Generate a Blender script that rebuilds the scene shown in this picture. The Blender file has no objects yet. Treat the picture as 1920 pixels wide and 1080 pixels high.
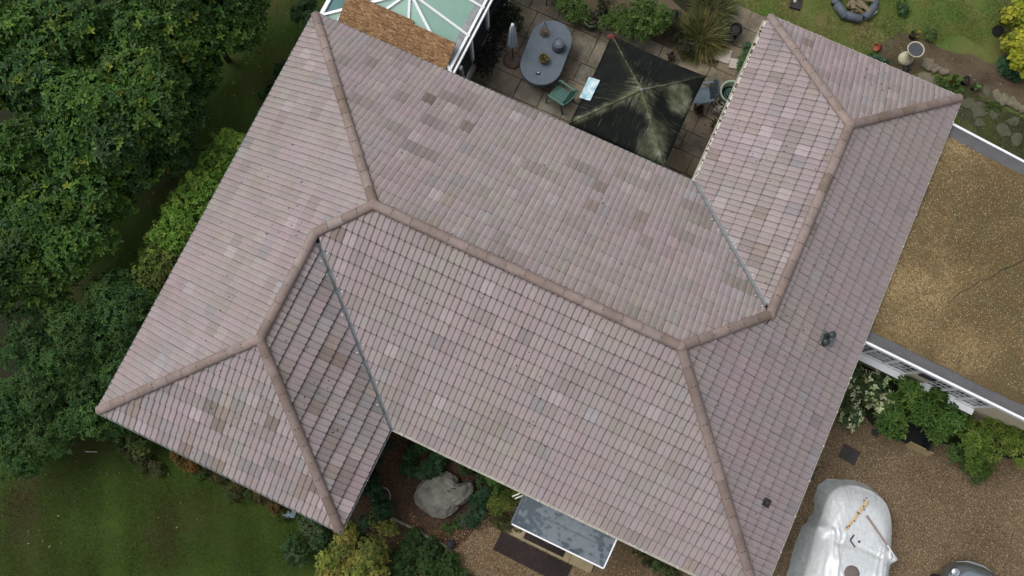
import bpy, bmesh, math, random
import numpy as np
from mathutils import Vector, Matrix

random.seed(7); rng = np.random.default_rng(11)
scene = bpy.context.scene
COL = scene.collection
PI = math.pi

# ------------------------------------------------------------------ camera
cam_data = bpy.data.cameras.new('camera')
cam_data.sensor_width = 36.0
cam_data.lens = 28.353
cam_data.clip_end = 800
cam = bpy.data.objects.new('camera', cam_data); COL.objects.link(cam)
cam.matrix_world = Matrix(((0.90512065, -0.42000132, 0.0659962, 9.01934),
                           (0.42514856, 0.89329528, -0.14585009, 1.34763),
                           (0.00230314, 0.16007012, 0.98710296, 22.08321),
                           (0, 0, 0, 1)))
scene.camera = cam
CAMP = np.array([9.01934, 1.34763, 22.08321])

# ------------------------------------------------------------------ sky, sun, exposure
SUN_EL, SUN_AZ = math.radians(58), math.radians(268)      # soft brightness from the west, behind cloud
world = bpy.data.worlds.new('World'); scene.world = world; world.use_nodes = True
wn = world.node_tree; wn.nodes.clear()
sky = wn.nodes.new('ShaderNodeTexSky'); sky.sky_type = 'NISHITA'; sky.sun_disc = False
sky.sun_elevation = SUN_EL; sky.sun_rotation = SUN_AZ
sky.air_density = 1.0; sky.dust_density = 4.0; sky.ozone_density = 1.0
hs = wn.nodes.new('ShaderNodeHueSaturation'); hs.inputs['Saturation'].default_value = 0.22
bg = wn.nodes.new('ShaderNodeBackground'); bg.inputs['Strength'].default_value = 0.15
wo = wn.nodes.new('ShaderNodeOutputWorld')
wn.links.new(sky.outputs[0], hs.inputs['Color']); wn.links.new(hs.outputs[0], bg.inputs['Color'])
wn.links.new(bg.outputs[0], wo.inputs['Surface'])
sl = bpy.data.lights.new('sun', 'SUN'); sl.energy = 0.85; sl.angle = math.radians(40); sl.color = (1, 0.97, 0.93)
so = bpy.data.objects.new('sun', sl); COL.objects.link(so)
sd = Vector((math.sin(SUN_AZ)*math.cos(SUN_EL), math.cos(SUN_AZ)*math.cos(SUN_EL), math.sin(SUN_EL)))
so.rotation_euler = sd.to_track_quat('Z', 'Y').to_euler(); so.location = sd*60
scene.view_settings.view_transform = 'Standard'; scene.view_settings.look = 'None'
scene.view_settings.gamma = 1.0; scene.view_settings.exposure = 0.25
scene.view_settings.use_curve_mapping = False

# ------------------------------------------------------------------ materials
def nt(name):
    m = bpy.data.materials.new(name); m.use_nodes = True
    t = m.node_tree; b = t.nodes['Principled BSDF']
    return m, t, b
def N(t, kind, **kw):
    n = t.nodes.new(kind)
    for k, v in kw.items():
        if k in n.inputs: n.inputs[k].default_value = v
        else: setattr(n, k, v)
    return n
def L(t, a, b): t.links.new(a, b)
def ramp(t, fac, stops):
    r = t.nodes.new('ShaderNodeValToRGB'); L(t, fac, r.inputs[0])
    while len(r.color_ramp.elements) < len(stops): r.color_ramp.elements.new(0.5)
    for e, (p, c) in zip(r.color_ramp.elements, stops):
        e.position = p; e.color = (*c, 1) if not isinstance(c, float) else (c, c, c, 1)
    return r.outputs[0]
def mixc(t, fac, a, b, mode='MIX'):
    n = t.nodes.new('ShaderNodeMix'); n.data_type = 'RGBA'; n.blend_type = mode
    for sock, v in ((n.inputs[0], fac), (n.inputs[6], a), (n.inputs[7], b)):
        if hasattr(v, 'is_linked') or hasattr(v, 'links'): L(t, v, sock)
        elif isinstance(v, (int, float)): sock.default_value = v
        else: sock.default_value = (*v, 1)
    return n.outputs[2]
def coord(t, kind='pos', scale=None):
    if kind == 'pos': o = N(t, 'ShaderNodeNewGeometry').outputs['Position']
    else: o = N(t, 'ShaderNodeTexCoord').outputs['Object']
    if scale is not None:
        mp = N(t, 'ShaderNodeMapping'); mp.inputs['Scale'].default_value = scale; L(t, o, mp.inputs[0]); o = mp.outputs[0]
    return o
def noise(t, co, scale, detail=4, rough=.55):
    n = N(t, 'ShaderNodeTexNoise', Scale=scale, Detail=detail, Roughness=rough); L(t, co, n.inputs['Vector']); return n.outputs[0]
def voro(t, co, scale, feature='F1'):
    n = N(t, 'ShaderNodeTexVoronoi', Scale=scale); n.feature = feature; L(t, co, n.inputs['Vector']); return n
def bump(t, b, h, strength=.3, dist=.01):
    n = N(t, 'ShaderNodeBump', Strength=strength, Distance=dist); L(t, h, n.inputs['Height']); L(t, n.outputs[0], b.inputs['Normal'])

def simple(name, c1, c2=None, scale=6., rough=.75, metallic=0., spec=.4, bm=.0, bs=40., kind='pos', coat=0.):
    m, t, b = nt(name); co = coord(t, kind)
    if c2 is None: c2 = tuple(x*.8 for x in c1)
    n1 = noise(t, co, scale, 6, .65)
    L(t, ramp(t, n1, [(.3, c1), (.7, c2)]), b.inputs['Base Color'])
    b.inputs['Roughness'].default_value = rough; b.inputs['Metallic'].default_value = metallic
    b.inputs['Specular IOR Level'].default_value = spec; b.inputs['Coat Weight'].default_value = coat
    if bm: bump(t, b, noise(t, co, bs, 5), bm, .01)
    return m

def mneg(t, v):
    n = N(t, 'ShaderNodeMath', operation='MULTIPLY'); L(t, v, n.inputs[0]); n.inputs[1].default_value = -1.; return n.outputs[0]
def tile_material(name):
    # colour of each tile comes from its own object colour (single tiles) or from the tint attribute (joined tiles)
    m, t, b = nt(name); co = coord(t)
    at = N(t, 'ShaderNodeAttribute'); at.attribute_name = 'tint'
    oi = N(t, 'ShaderNodeObjectInfo')
    base = mixc(t, 1., at.outputs['Color'], oi.outputs['Color'], 'ADD')
    big = ramp(t, noise(t, co, .55, 3), [(.33, (1.05, .98, 1.01)), (.5, (1.0, 1.0, 1.0)), (.68, (1.01, 1.015, .965))])
    base = mixc(t, 1., base, big, 'MULTIPLY')
    grain = ramp(t, noise(t, co, 55., 5, .7), [(.25, (.86, .86, .86)), (.75, (1.12, 1.12, 1.12))])
    base = mixc(t, 1., base, grain, 'MULTIPLY')
    st = ramp(t, noise(t, co, 9., 4, .7), [(.3, (.92, .91, .9)), (.7, (1.06, 1.06, 1.06))])
    base = mixc(t, 1., base, st, 'MULTIPLY')
    # pale lichen bloom and dark moss spots
    v = voro(t, co, 3.1); wob = noise(t, co, 40., 3)
    ad = N(t, 'ShaderNodeMath', operation='MULTIPLY_ADD'); L(t, wob, ad.inputs[0]); ad.inputs[1].default_value = .09; L(t, v.outputs['Distance'], ad.inputs[2])
    sep = N(t, 'ShaderNodeSeparateColor'); L(t, v.outputs['Color'], sep.inputs[0])
    sel = ramp(t, sep.outputs[0], [(.5, 0.), (.52, 1.)])
    spot = ramp(t, ad.outputs[0], [(.10, 1.), (.145, 0.)])
    f = N(t, 'ShaderNodeMath', operation='MULTIPLY'); L(t, sel, f.inputs[0]); L(t, spot, f.inputs[1])
    f2 = N(t, 'ShaderNodeMath', operation='MULTIPLY'); L(t, f.outputs[0], f2.inputs[0]); f2.inputs[1].default_value = .72
    base = mixc(t, f2.outputs[0], base, (.075, .062, .055))
    v2 = voro(t, co, 5.3); sep2 = N(t, 'ShaderNodeSeparateColor'); L(t, v2.outputs['Color'], sep2.inputs[0])
    ad2 = N(t, 'ShaderNodeMath', operation='MULTIPLY_ADD'); L(t, wob, ad2.inputs[0]); ad2.inputs[1].default_value = .12; L(t, v2.outputs['Distance'], ad2.inputs[2])
    g = N(t, 'ShaderNodeMath', operation='MULTIPLY'); L(t, ramp(t, sep2.outputs[1], [(.72, 0.), (.74, .5)]), g.inputs[0]); L(t, ramp(t, ad2.outputs[0], [(.09, 1.), (.2, 0.)]), g.inputs[1])
    base = mixc(t, g.outputs[0], base, (.42, .40, .39))
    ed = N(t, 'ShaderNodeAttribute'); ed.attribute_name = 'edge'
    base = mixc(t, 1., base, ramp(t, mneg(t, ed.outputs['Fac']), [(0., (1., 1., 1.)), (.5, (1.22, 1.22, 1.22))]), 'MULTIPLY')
    base = mixc(t, ramp(t, ed.outputs['Fac'], [(0., 0.), (.75, .73)]), base, (.05, .042, .041))   # grime along the tile joints, plus the shadow of each course step painted in
    L(t, base, b.inputs['Base Color']); b.inputs['Roughness'].default_value = .72; b.inputs['Specular IOR Level'].default_value = .35
    bump(t, b, noise(t, co, 70., 5), .25, .006)
    return m

def leaf_material(name, rough=.55, spec=.2, trans=.25):
    m, t, b = nt(name)
    at = N(t, 'ShaderNodeAttribute'); at.attribute_name = 'tint'
    L(t, at.outputs['Color'], b.inputs['Base Color']); b.inputs['Roughness'].default_value = rough
    b.inputs['Specular IOR Level'].default_value = spec
    tr = N(t, 'ShaderNodeBsdfTranslucent'); L(t, at.outputs['Color'], tr.inputs['Color'])
    mx = N(t, 'ShaderNodeMixShader'); mx.inputs[0].default_value = trans
    L(t, b.outputs[0], mx.inputs[1]); L(t, tr.outputs[0], mx.inputs[2]); L(t, mx.outputs[0], t.nodes['Material Output'].inputs['Surface'])
    return m

def ground_mat(name, cols, s1=.6, s2=12., s3=90., rough=.95, fine=.35, bmp=.6):
    """three scales of noise over a list of four colours"""
    m, t, b = nt(name); co = coord(t)
    n1 = noise(t, co, s1, 5, .6); n2 = noise(t, co, s2, 6, .7)
    a = N(t, 'ShaderNodeMath', operation='MULTIPLY_ADD'); L(t, n2, a.inputs[0]); a.inputs[1].default_value = fine
    s = N(t, 'ShaderNodeMath', operation='SUBTRACT'); L(t, n1, s.inputs[0]); s.inputs[1].default_value = fine*.5; L(t, s.outputs[0], a.inputs[2])
    k = len(cols); c = ramp(t, a.outputs[0], [(.28+.44*i/(k-1), x) for i, x in enumerate(cols)])
    n3 = noise(t, co, s3, 4, .8)
    c = mixc(t, 1., c, ramp(t, n3, [(.25, (.6, .6, .6)), (.75, (1.4, 1.4, 1.4))]), 'MULTIPLY')
    L(t, c, b.inputs['Base Color']); b.inputs['Roughness'].default_value = rough; b.inputs['Specular IOR Level'].default_value = .2
    bump(t, b, n3, bmp, .02)
    return m

def gravel_mat(name, cols, scale=42., big=.45, dark=(.05, .035, .02), lo=(.62, .58, .5), hi=(1.3, 1.3, 1.32), stain=0.):
    m, t, b = nt(name); co = coord(t)
    v = voro(t, co, scale); sep = N(t, 'ShaderNodeSeparateColor'); L(t, v.outputs['Color'], sep.inputs[0])
    k = len(cols); c = ramp(t, sep.outputs[0], [(.1+.8*i/(k-1), x) for i, x in enumerate(cols)])
    mid = tuple(sum(x[j] for x in cols)/k for j in range(3)); c = mixc(t, .38, c, mid)
    n1 = noise(t, co, big, 6, .65)
    c = mixc(t, 1., c, ramp(t, n1, [(.3, lo), (.5, (1., 1., 1.)), (.72, hi)]), 'MULTIPLY')
    n2 = noise(t, co, 9., 5, .7)
    c = mixc(t, 1., c, ramp(t, n2, [(.3, (.75, .75, .72)), (.7, (1.15, 1.15, 1.15))]), 'MULTIPLY')
    if stain: c = mixc(t, ramp(t, noise(t, co, .33, 7, .7), [(.41, 0.), (.56, stain)]), c, mixc(t, ramp(t, noise(t, co, 2.1, 5), [(.4, 0.), (.6, 1.)]), (.105, .072, .03), (.085, .078, .035)))
    c = mixc(t, ramp(t, v.outputs['Distance'], [(.42, 0.), (.75, .8)]), c, dark)
    L(t, c, b.inputs['Base Color']); b.inputs['Roughness'].default_value = .85; b.inputs['Specular IOR Level'].default_value = .25
    inv = N(t, 'ShaderNodeMath', operation='SUBTRACT'); inv.inputs[0].default_value = 1.; L(t, v.outputs['Distance'], inv.inputs[1])
    bump(t, b, inv.outputs[0], .8, .012)
    return m

MT = {}
MT['tile'] = tile_material('roof_tile_concrete')
MT['leaf'] = leaf_material('leaf_green'); MT['leafgloss'] = leaf_material('leaf_glossy', .5, .22, .2)
MT['blade'] = leaf_material('grass_blade', .6, .2, .3)
MT['white'] = simple('white_upvc', (.78, .80, .82), (.70, .72, .74), 3, .35)
MT['cream'] = simple('cream_gutter', (.70, .68, .60), (.54, .52, .44), 9, .5)
MT['greygut'] = simple('grey_gutter', (.28, .30, .31), (.16, .17, .17), 8, .45)
MT['black'] = simple('black_plastic', (.018, .018, .02), (.03, .03, .032), 8, .45)
MT['lead'] = simple('valley_lead', (.17, .188, .196), (.105, .118, .124), 12, .55, bm=.1)
MT['underlay'] = simple('roof_underlay', (.03, .028, .027))
MT['ridge'] = None
MT['brickw'] = simple('brick_wall', (.30, .20, .15), (.22, .14, .1), 14, .9, bm=.3)
MT['render'] = simple('beige_render', (.50, .44, .33), (.42, .36, .26), 5, .85, bm=.1)
MT['soffit'] = simple('soffit_board', (.6, .58, .52))
MT['glass'] = simple('window_glass', (.02, .03, .035), (.03, .04, .045), 3, .06, spec=.6)
MT['poly'] = simple('green_polycarbonate', (.27, .42, .345), (.21, .36, .29), 1.3, .25, spec=.45)
MT['tealglass'] = simple('teal_glass', (.08, .17, .17), (.05, .12, .12), 3, .15)
MT['metal'] = simple('grey_metal', (.3, .31, .32), None, 10, .4, .6)
MT['wood'] = simple('weathered_timber', (.20, .16, .09), (.12, .09, .05), 14, .85, bm=.3)
MT['bark'] = simple('bark', (.09, .06, .04), (.045, .03, .02), 20, .9, bm=.5)
MT['soil'] = simple('potting_soil', (.018, .014, .010), (.034, .026, .018), 30, .95, bm=.6)
MT['terracotta'] = simple('terracotta', (.32, .085, .05), (.22, .06, .035), 12, .8)
MT['greenpot'] = simple('green_glazed_pot', (.10, .15, .09), (.07, .10, .065), 7, .35)
MT['grn'] = simple('green_resin', (.055, .14, .115), (.04, .11, .09), 6, .45)
MT['blu'] = simple('slate_blue_resin', (.055, .095, .135), (.035, .065, .09), 6, .5)
MT['stone'] = simple('boulder_stone', (.19, .18, .155), (.085, .082, .07), 4, .95, bm=.9, bs=26)
MT['cast'] = simple('cast_stone', (.55, .51, .38), (.38, .35, .25), 9, .85, bm=.3)
MT['step'] = simple('sandstone_step', (.30, .25, .15), (.22, .18, .10), 6, .9, bm=.2)
MT['edging'] = simple('stone_edging', (.20, .19, .15), (.11, .11, .08), 8, .9, bm=.5)
MT['felt'] = simple('mineral_felt', (.115, .115, .12), (.085, .085, .09), 5, .9, bm=.4, bs=120)
MT['red'] = simple('red_plastic', (.42, .02, .02), (.33, .015, .015), 6, .45)
MT['chrome'] = simple('chrome_trim', (.7, .72, .74), None, 4, .12, 1.)
MT['silver'] = simple('silver_paint', (.15, .16, .16), (.12, .13, .13), 2, .18, .6, coat=.7)
MT['rubber'] = simple('tyre_rubber', (.02, .02, .02), None, 20, .8)
MT['parasol'] = simple('pale_blue_canvas', (.36, .43, .47), (.26, .32, .36), 10, .9, bm=.2)
MT['basebrown'] = simple('rust_brown_base', (.15, .065, .045), (.10, .04, .03), 8, .5)
MT['basegrey'] = simple('grey_brown_disc', (.17, .13, .11), (.11, .085, .075), 8, .6)
MT['cloth'] = simple('grey_blue_cover', (.098, .122, .148), (.070, .090, .114), 4, .62, bm=.12, bs=14)
MT['cloth2'] = simple('dark_slate_cover', (.085, .10, .125), (.065, .08, .10), 4, .7, bm=.12, bs=20)
MT['gold'] = simple('dry_yellow_flowers', (.36, .26, .06), (.2, .13, .03), 40, .9)
MT['card'] = simple('tan_board', (.30, .23, .12), (.25, .19, .10), 5, .8)
MT['dark'] = simple('dark_interior', (.008, .008, .009))
MT['pale'] = simple('pale_slab', (.46, .42, .36), (.36, .33, .28), 4, .85, bm=.2)

def ridge_material():
    m, t, b = nt('ridge_tile_terracotta'); co = coord(t)
    oi = N(t, 'ShaderNodeObjectInfo')
    c = mixc(t, 1., oi.outputs['Color'], ramp(t, noise(t, co, 5., 5, .7), [(.3, (.8, .77, .74)), (.7, (1.15, 1.15, 1.15))]), 'MULTIPLY')
    c = mixc(t, 1., c, ramp(t, noise(t, co, 60., 4, .7), [(.3, (.88, .88, .88)), (.7, (1.1, 1.1, 1.1))]), 'MULTIPLY')
    n = noise(t, co, 3., 6, .75)
    c = mixc(t, ramp(t, n, [(.56, 0.), (.68, .5)]), c, (.13, .10, .085))
    L(t, c, b.inputs['Base Color']); b.inputs['Roughness'].default_value = .65; b.inputs['Specular IOR Level'].default_value = .35
    bump(t, b, noise(t, co, 60., 5), .2, .005)
    return m
MT['ridge'] = ridge_material()

# ------------------------------------------------------------------ mesh helpers
class MB:
    def __init__(s): s.v = []; s.f = []
    def add(s, vs, fs):
        o = len(s.v); s.v += [tuple(map(float, v)) for v in vs]; s.f += [tuple(i+o for i in f) for f in fs]; return s
    def box(s, c, d, rz=0., taper=1.):
        x, y, z = d[0]/2, d[1]/2, d[2]/2; cr, sr = math.cos(rz), math.sin(rz); vs = []
        for sz in (-1, 1):
            k = taper if sz > 0 else 1.
            for sx, sy in ((-1, -1), (1, -1), (1, 1), (-1, 1)):
                a, b_ = sx*x*k, sy*y*k; vs.append((c[0]+a*cr-b_*sr, c[1]+a*sr+b_*cr, c[2]+sz*z))
        return s.add(vs, [(3, 2, 1, 0), (4, 5, 6, 7), (0, 1, 5, 4), (1, 2, 6, 5), (2, 3, 7, 6), (3, 0, 4, 7)])
    def bar(s, p, q, w, h=None, up=(0, 0, 1)):
        h = h or w; p, q = Vector(p), Vector(q); d = (q-p).normalized(); u = Vector(up)
        if abs(d.dot(u)) > .98: u = Vector((1, 0, 0))
        r = d.cross(u).normalized(); u = r.cross(d)
        vs = [e+r*(a*w/2)+u*(b_*h/2) for e in (p, q) for a, b_ in ((-1, -1), (1, -1), (1, 1), (-1, 1))]
        return s.add(vs, [(3, 2, 1, 0), (4, 5, 6, 7), (0, 1, 5, 4), (1, 2, 6, 5), (2, 3, 7, 6), (3, 0, 4, 7)])
    def tube(s, pts, rad, n=7, cap=True):
        pts = [Vector(p) for p in pts]; rad = rad if isinstance(rad, (list, tuple)) else [rad]*len(pts); vs = []; fs = []
        for i, p in enumerate(pts):
            d = (pts[min(i+1, len(pts)-1)]-pts[max(i-1, 0)]).normalized(); u = Vector((0, 0, 1)) if abs(d.z) < .95 else Vector((1, 0, 0))
            r = d.cross(u).normalized(); u = r.cross(d)
            for k in range(n): a = 2*PI*k/n; vs.append(p+(r*math.cos(a)+u*math.sin(a))*rad[i])
        for i in range(len(pts)-1):
            for k in range(n): fs.append((i*n+k, i*n+(k+1) % n, (i+1)*n+(k+1) % n, (i+1)*n+k))
        if cap: fs += [tuple(range(n))[::-1], tuple(range((len(pts)-1)*n, len(pts)*n))]
        return s.add(vs, fs)
    def lathe(s, prof, c=(0, 0, 0), n=20, sx=1., sy=1.):
        vs = []; fs = []
        for r, z in prof:
            for k in range(n): a = 2*PI*k/n; vs.append((c[0]+r*sx*math.cos(a), c[1]+r*sy*math.sin(a), c[2]+z))
        for i in range(len(prof)-1):
            for k in range(n): fs.append((i*n+k, i*n+(k+1) % n, (i+1)*n+(k+1) % n, (i+1)*n+k))
        if prof[0][0] > 1e-4: fs.append(tuple(range(n))[::-1])
        if prof[-1][0] > 1e-4: fs.append(tuple(range((len(prof)-1)*n, len(prof)*n)))
        return s.add(vs, fs)
    def prism(s, poly, z0, z1, top=None):
        n = len(poly); t = top or poly
        vs = [(p[0], p[1], z0) for p in poly]+[(p[0], p[1], z1) for p in t]
        fs = [tuple(range(n))[::-1], tuple(range(n, 2*n))]+[(i, (i+1) % n, n+(i+1) % n, n+i) for i in range(n)]
        return s.add(vs, fs)
    def build(s, name, mat, parent=None, smooth=False, kind=None, bevel=0.):
        me = bpy.data.meshes.new(name); me.from_pydata(s.v, [], s.f); me.validate()
        me.materials.append(MT[mat] if isinstance(mat, str) else mat)
        if smooth: me.polygons.foreach_set('use_smooth', [True]*len(me.polygons))
        o = bpy.data.objects.new(name, me); COL.objects.link(o)
        if parent: o.parent = parent
        if kind: o['kind'] = kind
        if bevel:
            b = o.modifiers.new('bevel', 'BEVEL'); b.width = bevel; b.segments = 2; b.limit_method = 'ANGLE'
        return o
def tag(o, label, cat, group=None):
    o['label'] = label; o['category'] = cat
    if group: o['group'] = group
    return o
def thing(name, label, cat, loc=(0, 0, 0), rz=0., group=None):
    o = bpy.data.objects.new(name, None); COL.objects.link(o); o.empty_display_size = .2
    o.location = loc if len(loc) == 3 else (*loc, 0); o.rotation_euler = (0, 0, rz)
    return tag(o, label, cat, group)
def npmesh(name, V, F, mat, parent=None, tint=None, kind=None, smooth=False):
    V = np.asarray(V, np.float32); F = np.asarray(F, np.int32); k = F.shape[1]
    me = bpy.data.meshes.new(name); me.vertices.add(len(V)); me.vertices.foreach_set('co', V.ravel())
    me.loops.add(F.size); me.loops.foreach_set('vertex_index', F.ravel())
    me.polygons.add(len(F)); me.polygons.foreach_set('loop_start', np.arange(0, F.size, k, dtype=np.int32))
    if smooth: me.polygons.foreach_set('use_smooth', np.ones(len(F), bool))
    me.update(calc_edges=True)
    if tint is not None:
        a = me.color_attributes.new('tint', 'FLOAT_COLOR', 'POINT')
        a.data.foreach_set('color', np.concatenate([tint, np.ones((len(V), 1))], 1).astype(np.float32).ravel())
    me.materials.append(MT[mat]); o = bpy.data.objects.new(name, me); COL.objects.link(o)
    if parent: o.parent = parent
    if kind: o['kind'] = kind
    return o
def copy_tree(o, parent=None):
    c = o.copy(); COL.objects.link(c)
    if parent: c.parent = parent
    for ch in list(o.children): copy_tree(ch, c)
    return c
def in_poly(P, poly):
    x, y = P[:, 0], P[:, 1]; r = np.zeros(len(P), bool); n = len(poly)
    for i in range(n):
        (x1, y1), (x2, y2) = poly[i], poly[(i+1) % n]
        c = ((y1 > y) != (y2 > y)) & (x < (x2-x1)*(y-y1)/((y2-y1) or 1e-9)+x1); r ^= c
    return r
def scatter(poly, n):
    p = np.array(poly); lo, hi = p.min(0), p.max(0); out = np.zeros((0, 2))
    while len(out) < n:
        q = lo+(hi-lo)*rng.random((n*2, 2)); out = np.concatenate([out, q[in_poly(q, poly)]])
    return out[:n]
def wobble(poly, step=.35, amp=.07):
    """a polygon with its edges broken up so that borders of soil and lawn are not ruler straight"""
    out = []
    for i, a in enumerate(poly):
        b = poly[(i+1) % len(poly)]; d = math.hypot(b[0]-a[0], b[1]-a[1]); k = max(1, int(d/step))
        for j in range(k):
            t = j/k; out.append((a[0]+(b[0]-a[0])*t+random.uniform(-amp, amp), a[1]+(b[1]-a[1])*t+random.uniform(-amp, amp)))
    return out
def sheet(name, poly, z, mat, wob=.07):
    pl = wobble(poly, .35, wob) if wob else poly
    bm = bmesh.new(); f = bm.faces.new([bm.verts.new((x, y, z)) for x, y in pl]); f.normal_update()
    if f.normal.z < 0: f.normal_flip()
    bmesh.ops.triangulate(bm, faces=bm.faces[:])
    me = bpy.data.meshes.new(name); bm.to_mesh(me); bm.free(); me.materials.append(mat)
    o = bpy.data.objects.new(name, me); COL.objects.link(o); o['kind'] = 'structure'; return o

# ------------------------------------------------------------------ ground
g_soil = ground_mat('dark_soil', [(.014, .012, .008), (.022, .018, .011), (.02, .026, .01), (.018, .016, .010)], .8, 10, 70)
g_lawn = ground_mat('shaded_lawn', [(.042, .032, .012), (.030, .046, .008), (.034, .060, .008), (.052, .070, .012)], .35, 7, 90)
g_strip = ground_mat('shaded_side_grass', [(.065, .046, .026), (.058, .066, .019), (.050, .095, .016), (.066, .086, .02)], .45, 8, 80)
g_back = ground_mat('back_lawn_turf', [(.22, .165, .085), (.12, .125, .038), (.07, .115, .022), (.10, .135, .03)], .55, 6, 70)
g_bed = ground_mat('bed_soil', [(.055, .038, .024), (.085, .062, .04), (.11, .085, .055), (.06, .06, .028)], .9, 9, 60)
g_moss = ground_mat('mossy_path_ground', [(.10, .075, .045), (.075, .085, .03), (.05, .045, .03), (.06, .08, .022)], 1.1, 8, 60)
g_drive = gravel_mat('drive_gravel', [(.10, .06, .03), (.16, .105, .055), (.22, .155, .09), (.13, .092, .055), (.28, .225, .15)], 36., .35)
g_mulch = gravel_mat('mulch_gravel', [(.045, .025, .015), (.08, .045, .025), (.06, .035, .02), (.13, .08, .045)], 34., .5, (.015, .01, .006))
g_roofgrit = gravel_mat('roof_gravel', [(.15, .095, .038), (.25, .175, .08), (.11, .07, .028), (.32, .24, .13), (.20, .145, .065)], 34., .38, (.07, .045, .02), (.42, .33, .23), (1.7, 1.75, 1.9), .85)

G = MB(); G.add([(-160, -160, 0), (180, -160, 0), (180, 180, 0), (-160, 180, 0)], [(0, 1, 2, 3)])
ground = G.build('ground', g_soil); ground['kind'] = 'structure'
LAWN = [(-9, -3.9), (-1.2, -3.35), (4.9, -3.1), (6.3, -3.6), (7.6, -4.9), (7.4, -12), (-9, -12)]
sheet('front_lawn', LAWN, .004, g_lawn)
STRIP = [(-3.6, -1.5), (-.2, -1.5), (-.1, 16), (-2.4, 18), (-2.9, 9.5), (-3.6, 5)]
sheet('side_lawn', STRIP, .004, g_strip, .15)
DRIVE = [(8.95, -2.75), (9.35, -1.9), (9.75, -1.2), (10.0, -.9), (10.2, .4), (30, .4), (30, -14), (9.8, -14), (9.0, -4)]
DRIVE2 = [(15.2, .39), (30, .39), (30, 6.0), (22, 6.2), (18, 5.3), (15.2, 7.2)]
sheet('gravel_drive', DRIVE, .006, g_drive, .16)
sheet('gravel_forecourt', DRIVE2, .0105, g_drive, .03)
sheet('mulch_bed', [(6.3, -2.7), (7.2, -3.2), (8.3, -3.05), (9.0, -2.6), (10.25, -1.0), (10.3, .6), (6.3, .6)], .003, g_mulch, .1)
BLAWN = [(9.6, 15.2), (10.6, 13.2), (16.2, 13.0), (16.6, 15.0), (30, 13.0), (30, 34), (6, 34), (7.2, 17.4)]
sheet('back_lawn', BLAWN, .004, g_back, .15)
BED = [(14.091, 15.565), (14.643, 16.303), (15.514, 16.419), (16.404, 16.472), (17.187, 16.585), (18.286, 16.957), (18.801, 15.489), (17.577, 15.503), (16.570, 15.569), (15.616, 15.699), (15.369, 15.039), (14.609, 15.080)]
sheet('flower_bed', BED, .009, g_bed, .12)
MOSS = [(15.3, 13.9), (15.6, 15.0), (17.0, 15.4), (16.593, 15.507), (17.668, 15.474), (18.828, 15.413), (24, 12.0), (15.3, 12.3)]
sheet('mossy_path', MOSS, .0135, g_moss, .1)

# ------------------------------------------------------------------ patio of separate slabs
patio = sheet('patio', [(3.4, 8.0), (11.3, 8.0), (11.3, 14.6), (8.6, 14.2), (3.4, 16.5)], .012, g_bed, .02)
g_slab = []
for i, (a, b_) in enumerate([((.27, .22, .145), (.16, .135, .09)), ((.245, .21, .15), (.15, .13, .095)), ((.29, .225, .15), (.17, .138, .092)), ((.22, .198, .155), (.135, .122, .095))]):
    m, t, b = nt('patio_slab_stone'); co = coord(t)
    c = ramp(t, noise(t, co, 1.6+.3*i, 6, .65), [(.3, b_), (.62, a)])
    c = mixc(t, ramp(t, noise(t, co, 1.1, 6, .75), [(.38, 0.), (.62, .88)]), c, (.066, .056, .038))
    c = mixc(t, ramp(t, noise(t, co, 7., 5, .75), [(.52, 0.), (.72, .5)]), c, (.26, .22, .165))
    c = mixc(t, 1., c, ramp(t, noise(t, co, 45, 4, .8), [(.25, (.78, .78, .78)), (.75, (1.2, 1.2, 1.2))]), 'MULTIPLY')
    c = mixc(t, ramp(t, noise(t, co, 3.3, 4, .6), [(.60, 0.), (.75, .5)]), c, (.24, .13, .07))
    L(t, c, b.inputs['Base Color']); b.inputs['Roughness'].default_value = .62; b.inputs['Specular IOR Level'].default_value = .35
    bump(t, b, noise(t, co, 30, 5), .3, .008); g_slab.append(m)
PBED = [(4.843, 13.397), (5.211, 12.748), (5.944, 12.611), (6.663, 12.728), (7.605, 12.914), (8.321, 13.067), (9.316, 12.878), (10.063, 13.302), (10.289, 13.848), (9.707, 14.755), (9.938, 15.423), (9.754, 16.278)]
slab_mesh = {}
def slab(x0, x1, y0, y1):
    w, h = x1-x0-.014, y1-y0-.014
    key = (round(w, 2), round(h, 2), random.randrange(4))
    if key not in slab_mesh:
        B = MB(); j = lambda: random.uniform(-.006, .006)
        p = [(-w/2+j(), -h/2+j()), (w/2+j(), -h/2+j()), (w/2+j(), h/2+j()), (-w/2+j(), h/2+j())]
        B.prism(p, 0, .034); B.prism([(a*.965, c*.965) for a, c in p], .0345, .04)
        B = MB(); B.prism(p, 0, .034, p); n0 = 4
        # chamfered top edge
        q = [(a*(1-.012/w*2), c*(1-.012/h*2)) for a, c in p]
        B = MB(); vs = [(a, c, 0) for a, c in p]+[(a, c, .032) for a, c in p]+[(a, c, .04) for a, c in q]
        fs = [(8, 9, 10, 11)]
        for i in range(4): k = (i+1) % 4; fs += [(i, k, 4+k, 4+i), (4+i, 4+k, 8+k, 8+i)]
        B.add(vs, fs); o = B.build('slab', g_slab[key[2]], patio); slab_mesh[key] = o.data
    else:
        o = bpy.data.objects.new('slab', slab_mesh[key]); COL.objects.link(o); o.parent = patio
    o.location = ((x0+x1)/2, (y0+y1)/2, .014+random.uniform(0, .006)); o.rotation_euler = (random.uniform(-.006, .006), random.uniform(-.006, .006), random.uniform(-.008, .008))
y = 8.45; rowi = 0
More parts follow.
